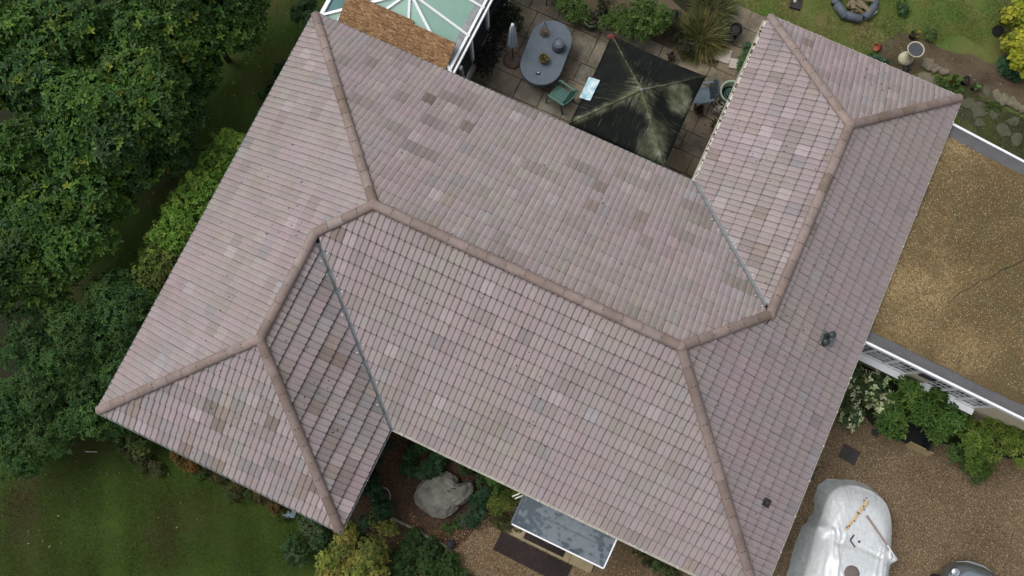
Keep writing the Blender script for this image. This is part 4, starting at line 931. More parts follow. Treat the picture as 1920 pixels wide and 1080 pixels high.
# edging rocks and stepping stones, separate pieces of the path
pth = bpy.data.objects['mossy_path']
def rock(parent, loc, r, h, mat, seed=0, name='stone', flat=.6):
    R_ = random.Random(seed); B = MB(); n = 9; rad_ = [r*(1+R_.uniform(-.25, .22)) for _ in range(n)]; sq = R_.uniform(.65, 1.); a0 = R_.uniform(0, PI)
    vs = []
    for zz, k in ((0, 1.), (h*.7, .95), (h, flat)):
        for i in range(n): a_ = 2*PI*i/n; x, y_ = rad_[i]*k*math.cos(a_), rad_[i]*k*sq*math.sin(a_); vs.append((x*math.cos(a0)-y_*math.sin(a0), x*math.sin(a0)+y_*math.cos(a0), zz+R_.uniform(-.01, .01)))
    fs = [tuple(range(2*n, 3*n))]
    for l in range(2): fs += [(l*n+i, l*n+(i+1) % n, (l+1)*n+(i+1) % n, (l+1)*n+i) for i in range(n)]
    B.add(vs, fs); o = B.build(name, mat, parent); o.location = loc; return o
MT['rock'] = simple('edging_rock', (.19, .165, .115), (.10, .088, .06), 7, .95, bm=.5); MT['flag'] = simple('mossy_flag', (.10, .09, .065), (.055, .06, .03), 5, .95, bm=.4)
sd0 = 50
for (x, y_), r_, mt_ in (((15.670, 15.688), .22, 'rock'), ((15.912, 15.657), .17, 'rock'), ((16.171, 15.670), .16, 'rock'), ((15.772, 15.193), .26, 'rock'), ((16.033, 15.244), .15, 'flag'), ((17.521, 15.656), .20, 'flag'), ((17.789, 15.639), .20, 'rock'), ((18.034, 15.592), .20, 'rock'), ((18.317, 15.619), .22, 'rock'), ((18.594, 15.570), .14, 'rock'),
                         ((17.160, 15.074), .22, 'flag'), ((17.508, 15.059), .28, 'flag'), ((17.645, 14.679), .17, 'flag'), ((18.337, 14.739), .24, 'flag'), ((18.775, 14.644), .24, 'flag'), ((17.919, 15.092), .18, 'flag'), ((18.523, 15.127), .2, 'flag')):
    sd0 += 1; rock(pth, (x, y_, .012), r_, .034 if mt_ == 'flag' else .11, mt_, sd0)

# ------------------------------------------------------------------ front garden and drive
V = []; Fc = []
bl = thing('boulder', 'large flat grey boulder lying on the dark mulch in the front corner', 'boulder', (8.24, -1.17, 0))
bmx = bmesh.new(); bmesh.ops.create_icosphere(bmx, subdivisions=5, radius=1.)
outl = [(-.66, -.42), (-.30, -.62), (.26, -.58), (.52, -.10), (.70, .46), (.55, .66), (.30, .42), (-.02, .58), (-.42, .38), (-.66, .0)]
oa = np.array([math.atan2(y_, x) for x, y_ in outl]); orr = np.array([math.hypot(x, y_) for x, y_ in outl]); idx = np.argsort(oa); oa, orr = oa[idx], orr[idx]

for v in bmx.verts:
    a_ = math.atan2(v.co.y, v.co.x); R0 = np.interp(a_, np.concatenate([oa-2*PI, oa, oa+2*PI]), np.concatenate([orr]*3)); h0 = math.hypot(v.co.x, v.co.y)
    zz = v.co.z; rr = R0*(h0**.75); d_ = mn.fractal(Vector((v.co.x*2.2, v.co.y*2.2, zz*2+3)), 1., 2.1, 5)
    v.co = Vector((math.cos(a_)*rr*(1+.05*d_), math.sin(a_)*rr*(1+.05*d_), .16+.32*zz*(1 if zz > 0 else .6)+.075*d_-.07*max(0, .12-abs(mn.noise(Vector((v.co.x*1.6+5, v.co.y*2.3, zz+1)))))/.12*h0+.03*mn.fractal(Vector((v.co.x*9, v.co.y*9, zz*7)), .8, 2.1, 4)+.06*math.cos(a_-.6)*h0))
me = bpy.data.meshes.new('rock'); bmx.to_mesh(me); bmx.free(); me.materials.append(MT['stone']); me.polygons.foreach_set('use_smooth', [True]*len(me.polygons)); o = bpy.data.objects.new('rock', me); COL.objects.link(o); o.parent = bl
o = None
m = gravel_mat('coir_mat', [(.02, .014, .013), (.035, .024, .022), (.05, .035, .03), (.03, .022, .022)], 60., .8, (.01, .008, .008)); MT['coir'] = m
B = MB(); B.prism([(10.05, -1.92), (12.10, -1.96), (12.12, -1.41), (10.07, -1.41)], 0, .018); o = B.build('doormat', 'coir'); o.location = (0, 0, .012); tag(o, 'large dark coir mat on the gravel in front of the porch step', 'mat')
stp = thing('front_step', 'low beige sandstone step under the porch canopy', 'step', (0, 0, 0)); xs = [10.28, 10.72, 11.35, 11.98, 12.62]
for i in range(4): B = MB(); B.prism([(xs[i]+.005, -1.37), (xs[i+1]-.005, -1.37), (xs[i+1]-.005, .3), (xs[i]+.005, .3)], 0, .085); B.build('slab', 'step', stp, bevel=.006)
B = MB(); B.box((0, 0, .008), (1.15, .42, .016)); o = B.build('doormat', 'coir'); o.location = (11.22, -1.10, .0865); tag(o, 'smaller dark coir mat lying on the beige front step', 'mat')
q = thing('hoop', 'pale plastic hoop lying beside the shrub at the left wing wall', 'hoop', (*(6.793, -1.940), .06)); B = MB(); B.tube([(.235*math.cos(2*PI*k/30), .235*math.sin(2*PI*k/30), .01+.02*math.sin(2*PI*k/30)) for k in range(31)], .013, 6); B.build('ring', simple('grey_white_plastic', (.42, .43, .42), None, 8, .5), q, True)
eg = thing('bed_edging', 'low curved stone edging between the front bed and gravel', 'edging', (0, 0, 0)); ep_ = [(7.270, -2.323), (7.915, -2.322), (8.419, -2.356), (8.872, -2.354), (9.194, -2.471), (9.497, -2.775), (9.747, -3.101)]
pts_ = []
for i in range(len(ep_)-1):
    for k in range(3): tt = k/3; pts_.append((ep_[i][0]+(ep_[i+1][0]-ep_[i][0])*tt, ep_[i][1]+(ep_[i+1][1]-ep_[i][1])*tt))
for i in range(len(pts_)-1):
    a_, b_ = pts_[i], pts_[i+1]; B = MB(); B.bar((a_[0], a_[1], .05), (a_[0]+(b_[0]-a_[0])*.96, a_[1]+(b_[1]-a_[1])*.96, .05+random.uniform(-.008, .01)), .075, .11); B.build('stone', 'edging', eg, bevel=.012)
q = thing('lantern', 'small dark blue lantern at the end of the curved stone edging', 'lantern', (*(8.988, -2.239), .01), .4); B = MB(); B.box((0, 0, .02), (.15, .15, .04)); B.box((0, 0, .22), (.15, .15, .03), 0, .6); B.lathe([(.03, .235), (.02, .26), (0, .27)], n=8)
for sx_ in (-1, 1):
    for sy_ in (-1, 1): B.bar((sx_*.06, sy_*.06, .03), (sx_*.06, sy_*.06, .21), .014)
B.build('lantern_frame', simple('dark_blue_metal', (.02, .026, .04)), q); B = MB(); B.box((0, 0, .12), (.10, .10, .16)); B.build('pane', 'glass', q)
B = MB(); V = [(-.22, -.10, .02), (-.05, -.16, .05), (.16, -.02, .10), (.12, .14, .04), (-.08, .10, .12), (.02, .0, .16)]
B.add(V, [(0, 1, 5), (1, 2, 5), (2, 3, 5), (3, 4, 5), (4, 0, 5)]); o = B.build('plastic_scrap', simple('pale_blue_plastic', (.26, .36, .40), (.2, .28, .32), 6, .3)); o.location = (*(4.808, -3.373), .35); o.location.z = .02
o.modifiers.new('thick', 'SOLIDIFY').thickness = .006; tag(o, 'crumpled pale blue plastic scrap at the edge of the front lawn', 'plastic')
B = MB(); B.tube([(-.16, 0, .012), (.16, 0, .012)], .012, 6); o = B.build('cane', 'pale'); o.location = (*(-0.767, -4.213), .02); o.rotation_euler[2] = .43; tag(o, 'short pale cane lying on the dark front lawn', 'stick')
# inspection cover, its lid in one piece with a recessed pattern
q = thing('drain_cover', 'square dark metal drain cover set in the gravel drive', 'drain cover', (*(17.664, 4.364), .012), -.08); B = MB(); B.box((0, 0, .006), (.46, .40, .012)); B.build('cover_frame', 'soil', q)
B = MB()
for i in range(7):
    for j in range(6): B.box((-.186+.062*i, -.155+.062*j, .0155), (.046, .046, .007))
B.build('lid', simple('cast_iron', (.045, .045, .048), (.03, .03, .032), 14, .7), q)
q = thing('gully', 'round dark rainwater gully in the gravel below the drive shrubs', 'gully', (*(18.079, 5.198), .012)); B = MB(); B.lathe([(.10, 0), (.10, .03), (.075, .03), (.07, .012), (0, .01)], n=18); B.build('rim', 'black', q)
q = thing('log_box', 'dark open box with a tan front board under the drive shrubs', 'box', (*(18.946, 5.340), 0), math.radians(4)); B = MB()
B.box((-.42, .20, .22), (.04, .55, .44)); B.box((.42, .20, .22), (.04, .55, .44)); B.box((0, .46, .22), (.8, .04, .44)); B.box((0, .2, .02), (.8, .5, .03)); B.build('box_shell', 'dark', q)
B = MB(); B.bar((-.42, -.09, .02), (-.42, -.09, .40), .01); B = MB(); B.add([(-.05, -.10, .02), (.62, -.16, .02), (.62, -.06, .30), (-.05, .0, .32), (-.05, -.13, .02), (.62, -.19, .02), (.62, -.09, .31), (-.05, -.03, .33)], [(3, 2, 1, 0), (4, 5, 6, 7), (0, 1, 5, 4), (1, 2, 6, 5), (2, 3, 7, 6), (3, 0, 4, 7)]); B.build('front_board', 'card', q)

# car under a silver cover
CO = (18.20, 3.62); CRZ = math.radians(6.5)
cc = thing('covered_car', 'car under a silvery white cover parked on the gravel drive', 'car', (*CO, 0), CRZ)
LN, WD = 4.1, .93; NA, NR = 320, 60
def top(y_):
    return np.interp(-y_, [0, .12, .35, 1.0, 1.35, 1.9, 2.4, 3.0, 3.6, 4.0, 4.2], [.58, .66, .74, .86, .93, 1.18, 1.27, 1.2, .95, .78, .6])
th = np.linspace(0, 2*PI, NA, endpoint=False); V = []
fr = np.concatenate([np.linspace(0, .78, 28), np.linspace(.80, 1.3, NR-28)])
ct, st_ = np.cos(th), np.sin(th)
ex = np.where(st_ > 0, 2.25, 3.2); ny = np.sign(st_)*np.abs(st_)**(2/3.0); nx = np.sign(ct)*np.abs(ct)**(2/2.9)
fold = (np.sin(th*17+np.sin(th*5)*3)*.35+np.sin(th*33+1.7+np.cos(th*6)*3)*.15+np.sin(th*9+np.sin(th*4))*.7)
leftf = np.clip(-ct, 0, 1)**1.5
for f in fr:
    sk = np.clip((f-.86)/.44, 0, 1)
    gx = WD*nx*min(f, 1.02)*1.0; gy = -LN/2+(LN/2)*ny*min(f, 1.01)
    # skirt spreads out, more on the left flank
    ext = sk*(.05+.19*leftf*(.75+.55*np.sin(th*6+.2))+.06*fold*sk*(.35+.65*leftf)+.10*sk*np.clip(st_, 0, 1)**2)
    gx = gx+np.sign(nx)*np.abs(nx)*ext*1.2; gy = gy+ny*ext
    zt_ = top(np.clip(gy, -LN, 0))
    if f <= .74: g = np.ones(NA)*(1-.05*(f/.74)**3)
    else: u = (f-.74)/.56; g = .95*(1-np.clip(u, 0, 1)**1.6)
    zz = zt_*g+.014*fold*np.clip((f-.45)/.5, 0, 1)*np.sin(f*9+th*3)+.022*fold*np.clip((f-.74)/.3, 0, 1)*(1-sk)
    # door mirrors push the cover out
    for mx_, my_ in ((-.90, -1.30), (.92, -1.42)):
        e = np.exp(-(((gx-mx_)/.17)**2+((gy-my_)/.13)**2)); zz = zz+e*np.clip(.86-zz, 0, .5)*.9; gx = gx+np.sign(mx_)*e*.10
    # a long crease running back from each mirror, and a valley at the windscreen base
    zz = zz-.05*np.exp(-((gy+1.42+.15*np.abs(gx))/.05)**2)*(np.abs(gx) < .62)
    for cx, sl2 in ((-.55, .10), (.52, -.08), (-.70, .22), (-.42, -.12), (.62, .05), (-.64, .34)):
        zz = zz+.028*np.exp(-((gx-cx+sl2*(gy+1.4)+.03*np.sin(gy*6))/.035)**2)*(gy < -1.2)
    zz = np.maximum(zz, .012+.02*(1+fold*.3)*(f < 1.25)); V.append(np.stack([gx, gy, zz], 1))
V = np.concatenate(V); F = [((i*NA+k), (i*NA+(k+1) % NA), ((i+1)*NA+(k+1) % NA), ((i+1)*NA+k)) for i in range(1, NR-1) for k in range(NA)]
m, t, b = nt('silver_car_cover'); co = coord(t, 'obj'); w1 = noise(t, coord(t, 'obj', (7, 1.6, 2)), 1.6, 5, .6); w2 = noise(t, co, 9., 4, .6)
L(t, ramp(t, w2, [(.3, (.58, .615, .63)), (.7, (.70, .725, .735))]), b.inputs['Base Color']); b.inputs['Roughness'].default_value = .38; b.inputs['Metallic'].default_value = .25
bump(t, b, mth('ADD', w1, mth('MULTIPLY', noise(t, coord(t, 'obj', (3, 9, 4)), 2.3, 6, .7), .6)), .42, .04); MT['cover'] = m
MT['skirt'] = simple('thin_grey_film', (.34, .395, .42), (.56, .605, .625), 7, .3, .1, bm=.8, bs=7)
F = np.array(F); cut_ = 42*NA
npmesh('car_cover', V, F[:cut_], 'cover', cc, smooth=True); npmesh('cover_skirt', V, F[cut_:], 'skirt', cc, smooth=True)
cp = bmesh.new(); ring = V[NA:2*NA]; vv = [cp.verts.new(p) for p in ring]; cp.faces.new(vv); me = bpy.data.meshes.new('cover_panel'); cp.to_mesh(me); cp.free(); me.materials.append(MT['cover']); o = bpy.data.objects.new('cover_panel', me); COL.objects.link(o); o.parent = cc
def on_cover(x, y_): return Vector((x, y_, float(top(y_))*.985+.006))
def cw(x, y_, dz=0.): p = on_cover(x, y_); c, s_ = math.cos(CRZ), math.sin(CRZ); return (CO[0]+p.x*c-p.y*s_, CO[1]+p.x*s_+p.y*c, p.z+dz)
def local_c(X, Y): dx, dy = X-CO[0], Y-CO[1]; c, s_ = math.cos(-CRZ), math.sin(-CRZ); return dx*c-dy*s_, dx*s_+dy*c
a_, b_ = local_c(*(17.933, 2.465)), local_c(*(18.252, 3.395)); q = thing('masking_strip', 'yellowed paper strip with dark scraps lying diagonally on the white car cover', 'strip', (0, 0, 0)); B = MB(); VS = []; n = 14
for i in range(n+1):
    tt = i/n; x, y_ = a_[0]+(b_[0]-a_[0])*tt, a_[1]+(b_[1]-a_[1])*tt; dx, dy = b_[0]-a_[0], b_[1]-a_[1]; l_ = math.hypot(dx, dy); w_ = .034*(1+.2*math.sin(i*2.3))
    VS += [cw(x-dy/l_*w_, y_+dx/l_*w_, .016), cw(x, y_, .028), cw(x+dy/l_*w_, y_-dx/l_*w_, .016)]
B.add(VS, [f for i in range(n) for f in ((i*3, i*3+1, i*3+4, i*3+3), (i*3+1, i*3+2, i*3+5, i*3+4))]); B.build('paper', simple('yellowed_paper', (.62, .47, .26), (.56, .36, .18), 12, .8), q)
B = MB()
for tt, o_ in ((.98, .06), (.88, .075), (.78, .01), (.75, -.04), (.55, .0), (.53, .03), (.33, -.02), (.12, .0), (.04, .03)): x, y_ = a_[0]+(b_[0]-a_[0])*tt-o_*.8, a_[1]+(b_[1]-a_[1])*tt+o_; B.box(cw(x, y_, .036), (.035, .03, .016), random.uniform(0, 3))
B.build('scrap', 'black', q)
a_, b_ = local_c(*(18.312, 3.015)), local_c(*(18.995, 2.551)); q = thing('pole', 'thin brown wooden pole lying on the right side of the car cover', 'pole'); B = MB(); pA, pB = Vector(cw(*a_, .03)), Vector(cw(*b_, .04)); B.bar(pA, pB, .042, .03); B.build('shaft', simple('brown_pole', (.28, .20, .18), (.22, .15, .13), 10, .7), q)
pC = pB+(pB-pA).normalized()*.30; B = MB(); B.bar(pB, pC-Vector((0, 0, .02)), .02, .014); B.build('tip', 'white', q)
q = thing('tape_mark', 'black tape chevron and dot on the windscreen area of the car cover', 'tape'); B = MB(); c0 = local_c(*(18.092, 2.259)); c1 = local_c(*(18.151, 2.427)); c2 = local_c(*(18.242, 2.151)); B.bar(cw(*c0, .03), cw(*c1, .03), .034, .006); B.bar(cw(*c0, .031), cw(*c2, .034), .034, .006); B.build('chevron', 'black', q)
c3 = local_c(*(18.318, 2.325)); B = MB(); B.lathe([(.03, 0), (.028, .01), (0, .012)], cw(*c3, .026), 10); B.build('dot', 'black', q)
c4 = local_c(*(18.301, 1.526)); q = thing('round_cushion', 'round brown cushion lying on the roof of the car cover', 'cushion', cw(*c4, .0)); B = MB(); B.lathe([(.16, .0), (.19, .025), (.165, .055), (.1, .07), (0, .072)], n=26); B.build('cushion', simple('taupe_cloth', (.15, .125, .11), (.12, .10, .09), 9, .85), q, True)
c5 = local_c(*(19.280, 2.288)); q = thing('mirror_cap', 'pale folded flap of sheet sticking out at the right mirror of the car cover', 'flap', (CO[0], CO[1], 0), CRZ)
B = MB(); B.add([(.78, -1.20, .86), (.92, -1.36, .82), (.98, -1.58, .70), (.90, -1.66, .66), (.80, -1.50, .80), (.86, -1.42, .90)], [(0, 1, 5), (1, 2, 5), (2, 3, 5), (3, 4, 5), (4, 0, 5)]); o = B.build('flap', 'cover', q); o.modifiers.new('t', 'SOLIDIFY').thickness = .01

# silver car, only its nose in the frame
sc = thing('silver_car', 'silver rounded car with only its gleaming nose in the bottom right corner', 'car', (21.45, 3.10, 0), math.radians(8))
def loft(secs, n=26):
    """sections (y, half width, z low, z high, squareness) -> closed skin"""
    V = []; F = []
    for (y_, w_, z0, z1, e) in secs:
        for k in range(n):
            a_ = 2*PI*k/n; cx, sz = math.cos(a_), math.sin(a_)
            V.append((w_*math.copysign(abs(cx)**e, cx), y_, (z0+z1)/2+(z1-z0)/2*math.copysign(abs(sz)**e, sz)))
    for i in range(len(secs)-1):
        for k in range(n): F.append((i*n+k, (i+1)*n+k, (i+1)*n+(k+1) % n, i*n+(k+1) % n))
    F += [tuple(range(n)), tuple(range((len(secs)-1)*n, len(secs)*n))[::-1]]; return V, F
B = MB(); B.add(*loft([(-.02, .30, .32, .52, .8), (-.10, .52, .25, .60, .75), (-.28, .70, .2, .68, .65), (-.6, .80, .18, .76, .55), (-1.1, .83, .18, .86, .5), (-1.5, .84, .18, .92, .5), (-2.9, .84, .18, .93, .5), (-3.5, .78, .2, .8, .55), (-3.9, .6, .25, .62, .6), (-4.0, .4, .3, .5, .7)])); B.build('body', 'silver', sc, True)
B = MB(); B.add(*loft([(-1.15, .58, .80, .88, .6), (-1.75, .62, .80, 1.34, .6), (-2.3, .62, .8, 1.42, .6), (-2.9, .58, .8, 1.25, .6), (-3.4, .5, .75, .9, .6)])); B.build('cabin', 'glass', sc, True)
B = MB(); B.add(*loft([(-1.72, .56, 1.25, 1.36, .6), (-2.3, .57, 1.3, 1.445, .6), (-2.85, .52, 1.15, 1.28, .6)])); B.build('roof_panel', 'silver', sc, True)
V = []; n = 18; rows = 10
for i in range(rows+1):
    tt = i/rows; y_ = -.16-.98*tt; hw = .50*math.sqrt(max(0, 1-(1-min(1, tt*1.5))**2))+.06+.02*tt
    for k in range(n+1): x = -hw+2*hw*k/n; V.append((x, y_, .655+.225*tt**.75-.24*abs(x)**2.2-.04*(1-tt)**3))
B = MB(); B.add(V, [(i*(n+1)+k, (i+1)*(n+1)+k, (i+1)*(n+1)+k+1, i*(n+1)+k+1) for i in range(rows) for k in range(n)]); MT['bonnet'] = simple('blue_grey_paint', (.20, .26, .30), (.18, .235, .275), 2, .22, .4, coat=.6)
o = B.build('bonnet', 'bonnet', sc, True); o.modifiers.new('t', 'SOLIDIFY').thickness = -.02
B = MB(); B.tube([(-.66, -.42, .40), (-.45, -.10, .42), (-.2, .0, .43), (0.2, .0, .43), (.45, -.10, .42), (.66, -.42, .40)], .055, 10); B.build('bumper', 'chrome', sc, True)
for sx_ in (-1, 1):
    B = MB(); B.lathe([(.115, 0), (.12, .03), (.09, .06), (0, .075)], (sx_*.58, -.34, .655), 18); B.build('headlight', 'chrome', sc, True)
    for yy in (-.85, -3.1):
        w_ = MB(); V0 = [(sx_*.70+math.copysign(dx, sx_), yy+rr*math.cos(2*PI*k/20), .31+rr*math.sin(2*PI*k/20)) for rr, dx in ((.2, .17), (.31, .17), (.31, -.02), (.2, -.02)) for k in range(20)]
        w_.add(V0, [(i*20+k, i*20+(k+1) % 20, (i+1)*20+(k+1) % 20, (i+1)*20+k) for i in range(3) for k in range(20)]); wh = w_.build('wheel', 'rubber', sc, True); rm = MB(); rm.add([(sx_*.70+math.copysign(.15, sx_), yy+.2*math.cos(2*PI*k/20), .31+.2*math.sin(2*PI*k/20)) for k in range(20)], [tuple(range(20))]); rm.build('rim', 'chrome', wh)
    B = MB(); B.bar((sx_*.8, -1.5, .93), (sx_*.96, -1.46, .98), .1, .13); B.build('door_mirror', 'silver', sc, bevel=.02)

# ------------------------------------------------------------------ vegetation
def unit(a): return a/np.maximum(np.linalg.norm(a, axis=-1, keepdims=True), 1e-9)
def leaf_cards(C, Nn, k, Lf, Wf, cols, droop=.25, el=(-.25, .55)):
    """whorls of k folded oval leaves round every shoot tip C with axis Nn"""
    n = len(C); Nn = unit(Nn); h = np.where(np.abs(Nn[:, 2:3]) < .9, np.array([[0, 0, 1.]]), np.array([[1., 0, 0]])); t1 = unit(np.cross(Nn, h)); t2 = np.cross(Nn, t1)
    a = (np.arange(k)[None]*2*PI/k+rng.random((n, 1))*6.28+rng.normal(0, .35, (n, k)))[..., None]; e = (el[0]+(el[1]-el[0])*rng.random((n, k)))[..., None]
    d = (np.cos(a)*t1[:, None]+np.sin(a)*t2[:, None])*np.cos(e)+Nn[:, None]*np.sin(e); s = unit(np.cross(np.broadcast_to(Nn[:, None], d.shape), d)); up = np.cross(d, s)
    l = (Lf*(.65+.6*rng.random((n, k))))[..., None]; w = l*(Wf/Lf)*.5; b = C[:, None]+d*l*.08; f = up*w*.45
    V = np.stack([b, b+d*l*.35+s*w*.95+f, b+d*l*.76+s*w*.92+f-up*l*droop*.4, b+d*l-up*l*droop, b+d*l*.76-s*w*.92+f-up*l*droop*.4, b+d*l*.35-s*w*.95+f], 2).reshape(-1, 3)
    m = n*k; q = np.arange(m)[:, None]*6; F = np.concatenate([q+np.array([[0, 1, 2, 3]]), q+np.array([[0, 3, 4, 5]])])
    tc = (cols[:, None]*(.85+.3*rng.random((n, k, 1)))*(.78+.44*rng.random((n, 1, 1)))).reshape(-1, 3); return V, F, np.repeat(tc, 6, 0)
def crown(parent, lumps, dens, k, Lf, Wf, cols, weights, tips=None, tipchance=.1, name='crown', mat='leaf', low=-.25, inner=.5, el=(-.25, .55), droop=.25):
    Cs, Ns, Ks = [], [], []
    cols = np.array(cols, float); weights = np.array(weights, float)/sum(weights)
    for (x, y_, z, r) in lumps:
        n = int(dens*r*r*6.3*1.2); d = unit(rng.normal(size=(n*2, 3))); d = d[d[:, 2] > low][:n]; n = len(d)
        bl_ = 1+.16*np.sin(d[:, 0:1]*5+x*3)*np.sin(d[:, 1:2]*5+y_*2)+.10*np.sin(d[:, 2:3]*8+x)
        rr = r*bl_*np.where(rng.random((n, 1)) < inner, .55+.4*rng.random((n, 1)), .92+.14*rng.random((n, 1))); p = np.array([x, y_, z])+d*rr*np.array([1, 1, .8])
        p[:, 2] = np.maximum(p[:, 2], .03); kk = rng.choice(len(cols), p=weights); c = cols[rng.choice(len(cols), n, p=weights)]*.55+cols[kk]*.45
        c = c*(.8+.4*(rng.random()))
        if tips is not None: mk = rng.random(n) < tipchance*(rr[:, 0] > r*.85); c[mk] = np.array(tips)[rng.integers(0, len(tips), mk.sum())]
        Cs.append(p); Ns.append(unit(d*.8+np.array([0, 0, .7])+rng.normal(0, .35, (n, 3)))); Ks.append(c)
    V, F, T = leaf_cards(np.concatenate(Cs), np.concatenate(Ns), k, Lf, Wf, np.concatenate(Ks), droop, el); return npmesh(name, V, F, mat, parent, T, 'stuff')
def plant(name, label, cat, lumps, dens, k, Lf, Wf, cols, weights, trunk=None, group=None, part='crown', **kw):
    """lumps are (x, y, z, r) in the world; the thing stands under their mean"""
    A = np.array(lumps, float); bx, by = A[:, 0].mean(), A[:, 1].mean(); q = thing(name, label, cat, (bx, by, 0), 0, group)
    loc = [(x-bx, y_-by, z, r) for x, y_, z, r in lumps]
    B = MB(); tr = trunk or .03
    if trunk and trunk > .05: B.tube([(0, 0, -.05), (.03, .02, A[:, 2].mean()*.35), (0, 0, A[:, 2].mean()*.7)], [tr, tr*.85, tr*.65], 9)
    for x, y_, z, r in loc: B.tube([(0, 0, A[:, 2].mean()*(.5 if trunk and trunk > .05 else .0)), (x*.5, y_*.5, z*.62), (x, y_, z+r*.3)], [tr*.6, tr*.4, tr*.12], 6)
    B.build('trunk' if trunk and trunk > .05 else 'stem', 'bark', q, True)
    crown(q, loc, dens, k, Lf, Wf, cols, weights, name=part, **kw); return q
def lump3(pts): return pts
def cluster(x, y_, z, R, n, r0, r1, dz=.5, seed=0):
    R_ = random.Random(seed); out = []
    for i in range(n): a_ = 2*PI*(i+R_.random()*.6)/n; d = R*math.sqrt((i+.5)/n); out.append((x+d*math.cos(a_*2.4), y_+d*math.sin(a_*2.4), z+R_.uniform(-dz, dz*.4)-.25*d, R_.uniform(r0, r1)))
    return out
LG = [(.034, .082, .014), (.046, .108, .015), (.068, .135, .016), (.024, .062, .018)]; LW = [3, 3, 1.6, 2]
LT = [(.11, .18, .018), (.16, .20, .025), (.085, .16, .018)]
big = dict(dens=78, k=7, Lf=.125, Wf=.056, cols=LG, weights=LW, tips=LT, tipchance=.08, mat='leafgloss', inner=.4, el=(-.05, .75), droop=.15)
tg = 'glossy leaved trees along the left boundary'
for i, (pts, lab) in enumerate((
    ([(-6.204, 4.729), (-5.152, 5.465), (-4.964, 3.870), (-6.367, 3.461), (-7.170, 4.787), (-7.352, 4.077)], 'glossy leaved tree at the far top left corner with yellow green shoot tips'),
    ([(-3.948, 5.820), (-2.883, 6.126), (-2.998, 5.099), (-3.383, 7.203)], 'glossy leaved tree at the top edge, second from the left corner'),
    ([(-2.849, 6.638), (-2.459, 7.749), (-2.888, 8.338), (-2.978, 5.674)], 'glossy leaved tree at the top edge nearest the bungalow'),
    ([(-3.368, 3.735), (-4.201, 2.693), (-2.803, 2.951), (-2.581, 4.136), (-5.242, 2.097)], 'tallest glossy leaved tree in the middle of the left boundary'),
    ([(-2.785, 4.383), (-2.730, 3.720), (-2.991, 2.787)], 'glossy leaved tree leaning over the dark grass strip'),
    ([(-3.896, 1.337), (-3.035, 1.660), (-3.341, 0.302), (-3.252, 0.993), (-4.045, 0.110), (-4.934, 0.849), (-3.875, -0.905), (-3.457, -0.588)], 'glossy leaved tree at the left edge above the feathery trees'),
)):
    lumps = []
    for j, (x, y_) in enumerate(pts):
        zc = (3.3, 3.5, 2.8, 3.6, 2.6, 3.0)[i]-.3; lumps += cluster(x, y_, zc, .75, 5, .48, .72, .55, i*9+j)
    plant('broadleaf_tree', lab, 'tree', lumps, trunk=.09, group=tg, **big)
DG = [(.034, .086, .020), (.046, .108, .022), (.068, .130, .022), (.024, .066, .022)]
for i, (pts, lab) in enumerate((
    ([(-2.385, -1.206), (-1.573, -0.384), (-2.760, -2.112), (-0.981, -0.653), (-1.628, -1.725)], 'feathery dark green tree below the glossy trees, touching the hedge'),
    ([(-1.983, -2.887), (-0.916, -2.386), (-0.577, -1.495), (-0.554, -3.072), (-1.412, -3.622), (-2.366, -3.641), (-2.176, -4.586), (-0.332, -2.377)], 'feathery dark green tree beside the lower left roof corner'),
)):
    lumps = []
    for j, (x, y_) in enumerate(pts): lumps += cluster(x, y_, (2.1, 1.75)[i]-.35*(j > 4), .6, 4, .34, .52, .35, 77+i*9+j)
    plant('feathery_tree', lab, 'tree', lumps, 95, 6, .085, .034, DG, [3, 3, 2, 2], trunk=.08, tips=[(.06, .12, .025), (.05, .10, .02)], tipchance=.10, inner=.4, group='feathery trees at the lower left')
HG = [(.10, .20, .025), (.14, .26, .035), (.07, .15, .022)]
hl = [((-0.883, 4.728), .32), ((-0.962, 4.106), .38), ((-1.012, 3.438), .42), ((-1.039, 2.851), .42), ((-1.055, 2.305), .40), ((-1.138, 1.740), .38), ((-1.087, 1.137), .36), ((-1.082, 0.615), .34), ((-1.123, 0.117), .32), ((-1.025, -0.394), .3), ((-0.992, -0.827), .28)]
for i, (a_, b_, lab) in enumerate(((0, 3, 'topmost bright green hedge bush against the left eave'), (3, 6, 'second bright green hedge bush down along the left eave'), (6, 8, 'third bright green hedge bush down, thinner and yellower'), (8, 11, 'lowest hedge bush beside the feathery trees'))):
    lumps = []
    for (p, r) in hl[a_:b_]: lumps += [(p[0], p[1], 1.55, r), (p[0]+.34, p[1]+.05, 1.5, r*.95), (p[0]+.1, p[1]-.15, 1.0, r*1.0)]
    plant('hedge_bush', lab, 'bush', lumps, 190, 6, .075, .042, HG if i != 2 else [(.07, .11, .02), (.10, .13, .03)], [2, 2, 1] if i != 2 else [1, 1], group='hedge bushes along the left wall', tips=[(.20, .28, .04)], tipchance=.15)
def shrub(label, pts, z, r, dens, Lf, Wf, cols, cat='shrub', name='shrub', k=6, **kw):
    lumps = []
    for i, p in enumerate(pts): lumps += cluster(p[0], p[1], z, r*.7, 3, r*.55, r*.8, z*.3, len(label)+i)
    return plant(name, label, cat, lumps, dens, k, Lf, Wf, cols, [1]*len(cols), **kw)
GD = [(.028, .070, .02), (.04, .09, .025), (.022, .052, .018)]; GM = [(.04, .085, .022), (.055, .105, .028), (.03, .065, .018)]; YG = [(.16, .18, .03), (.09, .13, .03), (.22, .20, .04)]
shrub('dark green bush at the top left roof corner', [(-0.893, 9.049), (-0.603, 8.654), (-1.275, 9.398)], .8, .42, 150, .07, .035, GD)
shrub('low dark foliage beside the upper left eave', [(-1.233, 7.560), (-1.101, 6.824)], .25, .30, 120, .07, .035, GD)
